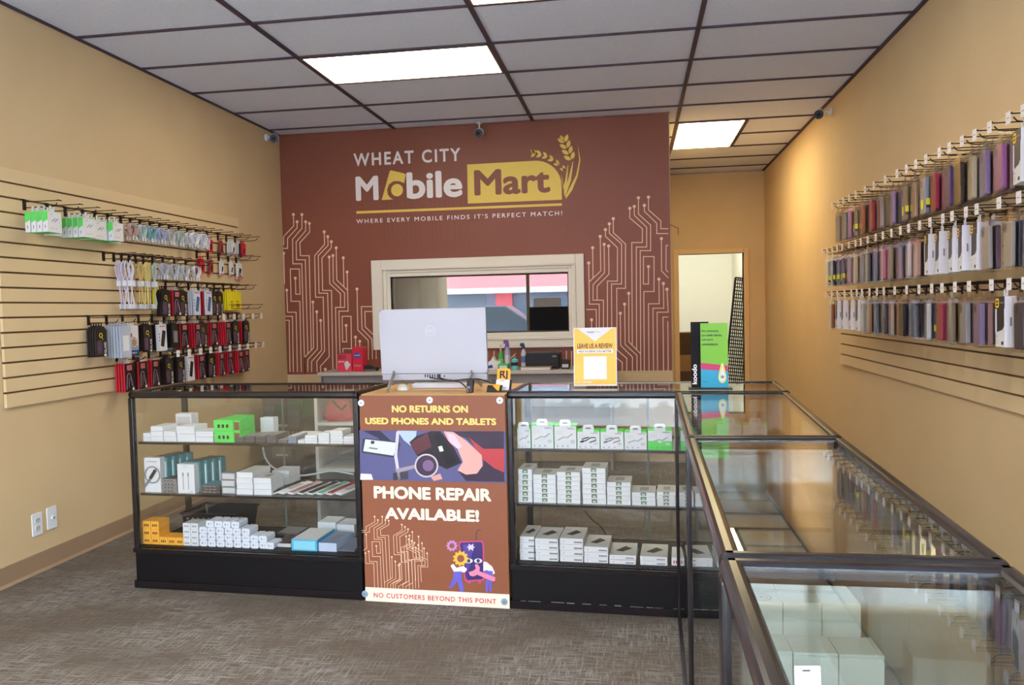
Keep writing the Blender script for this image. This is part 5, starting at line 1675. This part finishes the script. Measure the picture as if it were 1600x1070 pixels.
GR1 = mat('box_crimson', (206, 36, 66), .4)
o = at_counter('glove_box', 541, 6.6, .1); w_ = wpx(24, 6.6); h_ = top(552.5, 6.6, 541)
B().box(-w_ / 2, w_ / 2, -.05, .05, 0, h_, GR1).build('carton', o, .002)
b = B(); b.box(-w_ * .46, w_ * .1, -.0508, -.05, h_ * .7, h_ * .95, mat('box_deep_red', (150, 20, 40), .4)); b.text('gloves', (-w_ * .42, -.0512, h_ * .5), X, Z, w_ * .4, WHITE)
for i in range(5): b.bar((w_ * .12, -.0512, h_ * .1), (w_ * (.02 + .09 * i), -.0512, h_ * (.5 + .1 * math.sin(i))), .012, .001, CARD, (0, 1, 0))
b.build('print', o); tag(o, 'crimson glove carton with white hand picture on the back counter', 'box')
o = at_counter('tissue_box', 562.5, 6.6, -.08); w_ = wpx(18, 6.6); h_ = top(542, 6.6, 562)
B().box(-w_ / 2, w_ / 2, -.05, .05, 0, h_, GR1).build('carton', o, .002)
b = B(); b.disc((0, -.051, h_ * .66), (1, 0, 0), (0, 0, .7), .034, mat('oval_blue', (64, 84, 156), .4), 20); b.text('towels', (-.026, -.0514, h_ * .64), X, Z, .052, WHITE); b.box(-w_ * .35, w_ * .35, -.0508, -.05, h_ * .2, h_ * .27, PINKG); b.build('print', o)
tag(o, 'tall crimson carton with blue oval beside the glove carton', 'box')
o = at_counter('tape_dispenser', 580, 6.6, 0); b = B(); b.prism([(-.06, 0), (.06, 0), (.055, .03), (.02, .028), (-.01, .05), (-.05, .045)], -.035, .035, BLK, 'y'); b.build('body', o, .003); B().box(-.05, .05, -.036, -.0352, .006, .012, GREY5).build('label_strip', o)
tag(o, 'low black desk device right of the tall crimson carton', 'device')


def bottle(name, u, Y, vt, w, prof, m, label, capm, capprof, band=None, tilt=None):
    o = at_counter(name, u, Y)
    H = top(vt, Y, u)
    b = B(); b.lathe([(r * w / 2, z * H) for r, z in prof], m, n=18); b.build('body', o, 0, 2, True)
    b = B()
    if tilt:   # trigger head
        z0 = tilt[0] * H
        b.prism([(-w * .45, z0), (w * .2, z0), (w * .3, z0 + (H - z0) * .4), (w * .1, H), (-w * .55, H), (-w * .62, z0 + (H - z0) * .6), (-w * .3, z0 + (H - z0) * .5)], -w * .22, w * .22, capm, 'y')
    else:
        b.lathe([(r * w / 2, z * H) for r, z in capprof], capm, n=14)
    b.build('cap', o, .002)
    if band:
        b = B(); b.lathe([(1.01 * w / 2, band[1] * H), (1.01 * w / 2, band[2] * H)], band[0], n=18); b.build('label_band', o, 0, 2, True)
    return tag(o, label, 'bottle')


bottle('dish_soap', 783, 6.68, 538, .052, [(.9, 0), (1, .08), (1, .5), (.5, .68), (.3, .72)], mat('soap_green', (60, 170, 70), .15), 'clear green soap bottle left of the purple topped spray', CARDG, [(.3, .70), (.34, .86), (.2, .9), (.2, 1)], (mat('soap_label', (150, 200, 150), .4), .15, .4))
bottle('air_freshener', 793.5, 6.58, 531, .050, [(.92, 0), (1, .03), (1, .62), (.7, .72), (.66, .76)], mat('can_grey_blue', (150, 160, 190), .3), 'grey blue spray can with purple nozzle on the back counter', mat('nozzle_purple', (112, 70, 150), .35), None, (mat('can_label', (196, 196, 210), .4), .2, .5), (.72,))
bottle('hand_sanitizer', 804.5, 6.52, 556, .058, [(.95, 0), (1, .05), (1, .72), (.4, .8), (.3, .84)], mat('gel_teal', (110, 190, 196), .2), 'teal sanitizer bottle in front of the spray cans', mat('cap_teal', (60, 140, 150), .3), [(.3, .82), (.4, .9), (.2, 1)], (INK, .3, .55))
bottle('cleaner_spray', 818.5, 6.6, 536, .046, [(.95, 0), (1, .04), (1, .6), (.55, .74), (.5, .78)], mat('cleaner_grey', (190, 194, 204), .25), 'pale cleaner bottle with navy nozzle beside the black printer', mat('nozzle_navy', (36, 40, 76), .35), None, (mat('cleaner_label', (90, 110, 150), .4), .25, .5), (.74,))
o = at_counter('wipes_pack', 772, 6.56); b = B(); b.prism([(-.07, 0), (.07, 0), (.06, .06), (.02, .075), (.0, .115), (-.02, .08), (-.06, .055)], -.04, .04, CARD, 'y'); b.build('pouch', o, .006); b = B(); b.prism([(-.066, .008), (.0, .02), (-.01, .045), (-.064, .03)], -.0412, -.04, mat('wipes_blue', (50, 70, 150), .4), 'y'); b.build('print', o)
tag(o, 'crumpled white and blue wipes pack beside the computer', 'pack')
o = at_counter('sponge_pack', 787, 6.495); b = B(); b.box(-.045, .045, -.03, .03, 0, .055, mat('sponge_green', (60, 180, 70), .5)); b.build('pack', o, .008); B().box(-.03, .03, -.0308, -.03, .015, .04, CARD).build('print', o)
tag(o, 'bright green sponge pack at the counter edge', 'pack')
o = at_counter('printer', 850, 6.66); w_ = wpx(53, 6.66); h_ = top(549, 6.66, 850)
b = B(); b.prism([(-w_ / 2, .01), (w_ / 2, .01), (w_ / 2, h_ * .9), (w_ * .42, h_), (-w_ * .46, h_ * .97), (-w_ / 2, h_ * .85)], -.11, .12, BLK, 'y'); b.build('body', o, .008)
b = B(); b.box(-w_ * .4, w_ * .4, -.1108, -.11, h_ * .15, h_ * .35, mat('slot_black', (10, 10, 11), .5)); b.box(w_ * .3, w_ * .42, -.1112, -.11, h_ * .7, h_ * .8, GREY5); b.build('tray_slot', o)
B().box(-w_ * .48, w_ * .48, -.1, .1, 0, .0105, BLK).build('foot', o)
tag(o, 'black printer on the back counter under the window', 'printer')
o = at_counter('notebook', 838, 6.5, -.05)
B().box(-.12, .12, -.045, .05, .003, .022, CARD).build('pages', o); b = B(); b.box(-.125, .125, -.047, .052, 0, .003, mat('cover_tan', (176, 150, 120), .5)); b.box(-.125, .125, -.047, .052, .022, .025, MATS['cover_tan']); b.build('cover', o)
tag(o, 'tan covered notebook lying in front of the printer', 'book')
o = at_counter('card_terminal', 884, 6.58); B().prism([(-.035, 0), (.035, 0), (.035, .07), (-.035, .085)], -.04, .04, BLK, 'y').build('body', o, .004); B().box(-.025, .025, -.0412, -.04, .014, .04, CARDG).build('paper', o)
tag(o, 'small black device with white slip right of the printer', 'device')

# things behind the cases
p0 = onY(4.42, 493, 700)
bsx0, bsx1 = p0.x, -.62
bs = empty('bookcase', ((bsx0 + bsx1) / 2, 4.58, 0), 0); hx = (bsx1 - bsx0) / 2
WB = mat('bookcase_white', (222, 220, 216), .45)
zs = [.04, .42, onY(4.42, 520, 660).z, .86]
for x in (-hx, hx - .018): B().box(x, x + .018, -.16, .14, .002, .86, WB).build('side_panel', bs)
for z in zs: B().box(-hx + .019, hx - .019, -.16, .13, z - .018, z - .0005, WB).build('shelf', bs)
B().box(-hx, hx, .141, .148, .01, .86, GREYP).build('back_panel', bs)
tag(bs, 'white bookcase behind the desk, seen through the left showcase', 'bookcase')
rb = empty('zip_bag', (onY(4.5, 519, 640).x + .05, 4.5, zs[2] + .001), .1)
b = B(); b.prism([(-.075, 0), (.08, 0), (.09, .03), (.06, .13), (-.03, .14), (-.07, .10), (-.085, .03)], -.05, .05, mat('bag_red', (186, 64, 80), .6), 'y'); b.build('body', rb, .02, 3)
b = B(); b.tube([(-.03, -.052, .125), (.0, -.06, .09), (.025, -.058, .07), (.05, -.052, .1)], .006, mat('bag_strap', (70, 60, 66), .6)); b.build('strap', rb)
tag(rb, 'red zip bag on the white bookcase shelf', 'bag')
for i, (dx, w_, h_, rgb, nm) in enumerate(((-.12, .08, .05, (150, 160, 176), 'blue grey'), (-.01, .06, .09, (90, 110, 140), 'slate blue'), (.07, .05, .07, (190, 186, 180), 'pale'))):
    b = B(); b.box(-w_ / 2, w_ / 2, -.05, .05, 0, h_, C(rgb)); o = b.build('storage_box', None, .002); o.location = ((bsx0 + bsx1) / 2 + dx - .2, 4.5, zs[1] + .001)
    tag(o, '%s small box on the middle shelf of the white bookcase' % nm, 'box')
p0, p1 = onY(6.3, 432, 640), onY(6.3, 492, 640)
fc_ = empty('drawer_cabinet', ((p0.x + p1.x) / 2 + .02, 6.2, 0)); wq = (p1.x - p0.x) / 2
DG = mat('cabinet_charcoal', (66, 64, 66), .5)
B().box(-wq, wq, -.2, .22, .02, .74, DG).build('body', fc_, .004)
for i in range(3):
    d_ = B().box(-wq + .01, wq - .01, -.215, -.2005, .04 + i * .235, .26 + i * .235, DG).build('drawer', fc_, .003)
    B().box(-.05, .05, -.228, -.2155, .2 + i * .235, .215 + i * .235, STEEL).build('handle', d_)
tag(fc_, 'charcoal drawer cabinet behind the left showcase by the back counter', 'cabinet')
b = B(); q = [(411, 700), (415, 716), (428, 731), (455, 741), (470, 743), (495, 740), (520, 736), (552, 741)]
b.tube(sm([onY(4.06 + .35 * i / 7, u, v) for i, (u, v) in enumerate(q)]), .005, PWHITE, 6); o = b.build('power_cord'); tag(o, 'white power cord drooping behind the left showcase', 'cord')
o.data.transform(Matrix.Identity(4))
b = B(); q = [(914, 798), (925, 812), (938, 822), (947, 836)]
b.tube(sm([onY(3.90 + .03 * i, u, v) for i, (u, v) in enumerate(q)]), .0035, BLK, 6); o = b.build('power_cord'); tag(o, 'thin black cord hanging behind the second showcase', 'cord')

# stock room seen through the doorway
wp = empty('wire_panel', (1.27, 11.0, 0)); wp.rotation_euler = (0, math.radians(7), .3)
b = B()
for x in (-.14, .14): b.tube([(x, 0, .02), (x, 0, 1.66)], .011, PEG)
b.tube([(-.14, 0, 1.66), (.14, 0, 1.66)], .011, PEG); b.build('frame', wp)
b = B()
for i in range(10): b.tube([(-.126 + i * .028, 0, .03), (-.126 + i * .028, 0, 1.65)], .007, PEG, 5)
for i in range(34): b.tube([(-.14, .006, .08 + i * .047), (.14, .006, .08 + i * .047)], .008, PEG, 5)
b.build('wire_grid', wp); tag(wp, 'tall black wire grid panel leaning inside the stock room doorway', 'wire panel')
KR = noise_mat('cardboard', (150, 112, 74), (140, 102, 66), 4, .8)
KD = noise_mat('dark_cardboard', (84, 60, 42), (74, 52, 36), 4, .8)
for i, (x, y, z, w_, d_, h_, m_, nm) in enumerate(((.66, 11.2, .0, .42, .4, .42, KD, 'dark brown carton at the bottom of the stock room pile'), (.70, 11.2, .421, .38, .36, .22, KR, 'brown carton in the middle of the stock room pile'), (.64, 11.22, .642, .3, .3, .30, KD, 'brown carton topmost of the stock room pile'), (1.02, 11.5, 0, .3, .3, .62, KD, 'dark carton on the stock room floor beside the pile'))):
    o = empty('cardboard_box', (x, y, z + .001), .15 * (i - 1))
    B().box(-w_ / 2, w_ / 2, -d_ / 2, d_ / 2, 0, h_, m_).build('carton', o, .004)
    b = B(); b.bar((-w_ / 2, -d_ / 2, h_), (-w_ / 2 - .1, -d_ / 2 - .02, h_ + .07), d_ * .8, .004, m_, (0, 1, 0)) if False else b.add([(-w_ / 2, -d_ / 2, h_), (-w_ / 2, d_ / 2, h_), (-w_ / 2 + .06, d_ / 2, h_ + .1), (-w_ / 2 + .06, -d_ / 2, h_ + .1)], [(0, 1, 2, 3)], m_)
    if i == 2: b.build('flap', o)
    tag(o, nm, 'box')

# ------------------------------------------------------------------ small wall fittings
def sec_cam(loc, rz, pitch, label, ceiling=False):
    t = empty('security_camera', loc, rz)   # local +X points away from the wall
    if ceiling:
        B().lathe([(.022, 0), (.022, .012)], PWHITE).build('mount', t)
        B().tube([(0, 0, .0), (0, 0, -.05)], .006, PWHITE, 8).build('arm', t); c = Vector((0, 0, -.075)); ax = Matrix.Rotation(-PI / 2, 4, 'Z')
    else:
        b = B(Matrix.Rotation(PI / 2, 4, 'Y')); b.lathe([(.03, 0), (.03, .014), (.02, .02)], PWHITE); b.build('mount', t)
        B().tube([(.015, 0, 0), (.05, 0, -.002), (.07, -.01, -.006)], .011, PWHITE, 8).build('arm', t); c = Vector((.085, -.015, -.01)); ax = Matrix.Rotation(pitch, 4, 'Z')
    Mx = Matrix.Translation(c) @ ax @ Matrix.Rotation(math.radians(18), 4, 'Y') @ Matrix.Rotation(PI / 2, 4, 'Y')
    b = B(Mx); b.lathe([(.018, -.045), (.034, -.035), (.037, -.02), (.037, .05)], PWHITE); b.build('body', t, 0, 2, True)
    b = B(Mx); b.lathe([(.036, .05), (.035, .056)], BLK); b.lathe([(.014, .056), (.011, .058)], mat('lens_glass', (20, 20, 30), .05)); b.build('lens_face', t)
    return tag(t, label, 'camera')


p = onX(XL + .0, 416, 217)
sec_cam((XL + .0005, 6.60, p.z + .01), 0, math.radians(-70), 'white security camera high on the left wall by the printed wall')
p = onX(XR, 1299, 174)
sec_cam((XR - .0005, p.y, p.z), PI, math.radians(70), 'white security camera high on the right wall near the ceiling')
p = onY(6.78, 749, 202)
sec_cam((p.x, 6.78, CEIL - .0125), 0, 0, 'white security camera hanging from the ceiling above the shop name', True)


def wall_plate(u, v, kind, label):
    p = onX(XL, u, v)
    t = empty('wall_plate', (XL + .0004, p.y, p.z))
    b = B(); b.rslab(.072, .117, .006, .006, PWHITE, .003); b.build('plate', t, .0015)
    b = B()
    if kind == 'outlet':
        for dz in (-.021, .021):
            b.rslab(.034, .03, .003, .01, CARDG, .0072, 0, dz)
            for dy in (-.007, .007): b.box(.0087, .0092, dy - .0012, dy + .0012, dz - .001, dz + .009, INK)
        b.build('socket', t)
    else:
        b.rslab(.016, .016, .012, .003, CARDG, .011, 0, 0); b.box(.017, .0174, -.004, .004, -.004, .004, INK); b.build('jack', t)
    return tag(t, label, 'outlet')


wall_plate(57, 819, 'outlet', 'white power outlet plate low on the left wall')
wall_plate(80, 808.5, 'jack', 'white cable jack plate next to the power outlet')

# goods in the side showcases
def sbox(x, y, z, w_, d_, h_, body, topm, label, rz=.03, cat='box', front=None, kind=0):
    o = spawn(box_proto(w_, d_, h_, body, topm, front, 'product_box', kind), (x, y - d_ / 2, z + .001), (0, 0, rz))
    return tag(o, label, cat, 'boxes in the side showcases')


for r in range(2):
    for c_ in range(3):
        sbox(.297 - .03 * r + c_ * .0895, 2.05 - r * .31, .46, .088, .14 - .05 * r, .145, mat('box_off_white', (178, 181, 170), .55), mat('box_off_white_lid', (166, 169, 156), .55), 'white box, %s from aisle, %s, middle side case' % (ORD[c_ + 1], ('back row', 'front row')[r]), .02)
for c_ in range(3):
    sbox(.25 + c_ * .0895, 1.55 - .01 * c_, .46, .085, .16, .10, mat('pack_deep_blue', (60, 78, 104), .4), MATS['cap_grey'], 'deep blue box, %s from the aisle, middle side case' % ORD[c_ + 1], .02)
rg = B(); rg.disc((0, 0, .0003), (1, 0, 0), (0, 1, 0), .024, INK, 24, .0205); rg.disc((-.006, 0, .0004), (1, 0, 0), (0, 1, 0), .009, INK, 16, .006); rg.disc((.006, 0, .0004), (1, 0, 0), (0, 1, 0), .009, INK, 16, .006)
fb_o = [o for o in bpy.data.objects if o.get('label', '').startswith('white box, first from aisle, back row, middle side')][0]
r2 = rg.build('ring_mark', fb_o); r2.location = (0, .03, .1456)
cd = card('price_card', Vector((.232, 1.150, .768)), math.radians(-6), .1, .036, .05, CARD, 'small white paper card fixed to the end glass of nearest side case', None, 'card', .002)
for i in range(4):
    sbox(.23, 3.22 - i * .17, .463, .11, .14, .07, CARD, CARDG, 'white box, %s from front row, aisle side, far side case' % ORD[i + 1], .03)
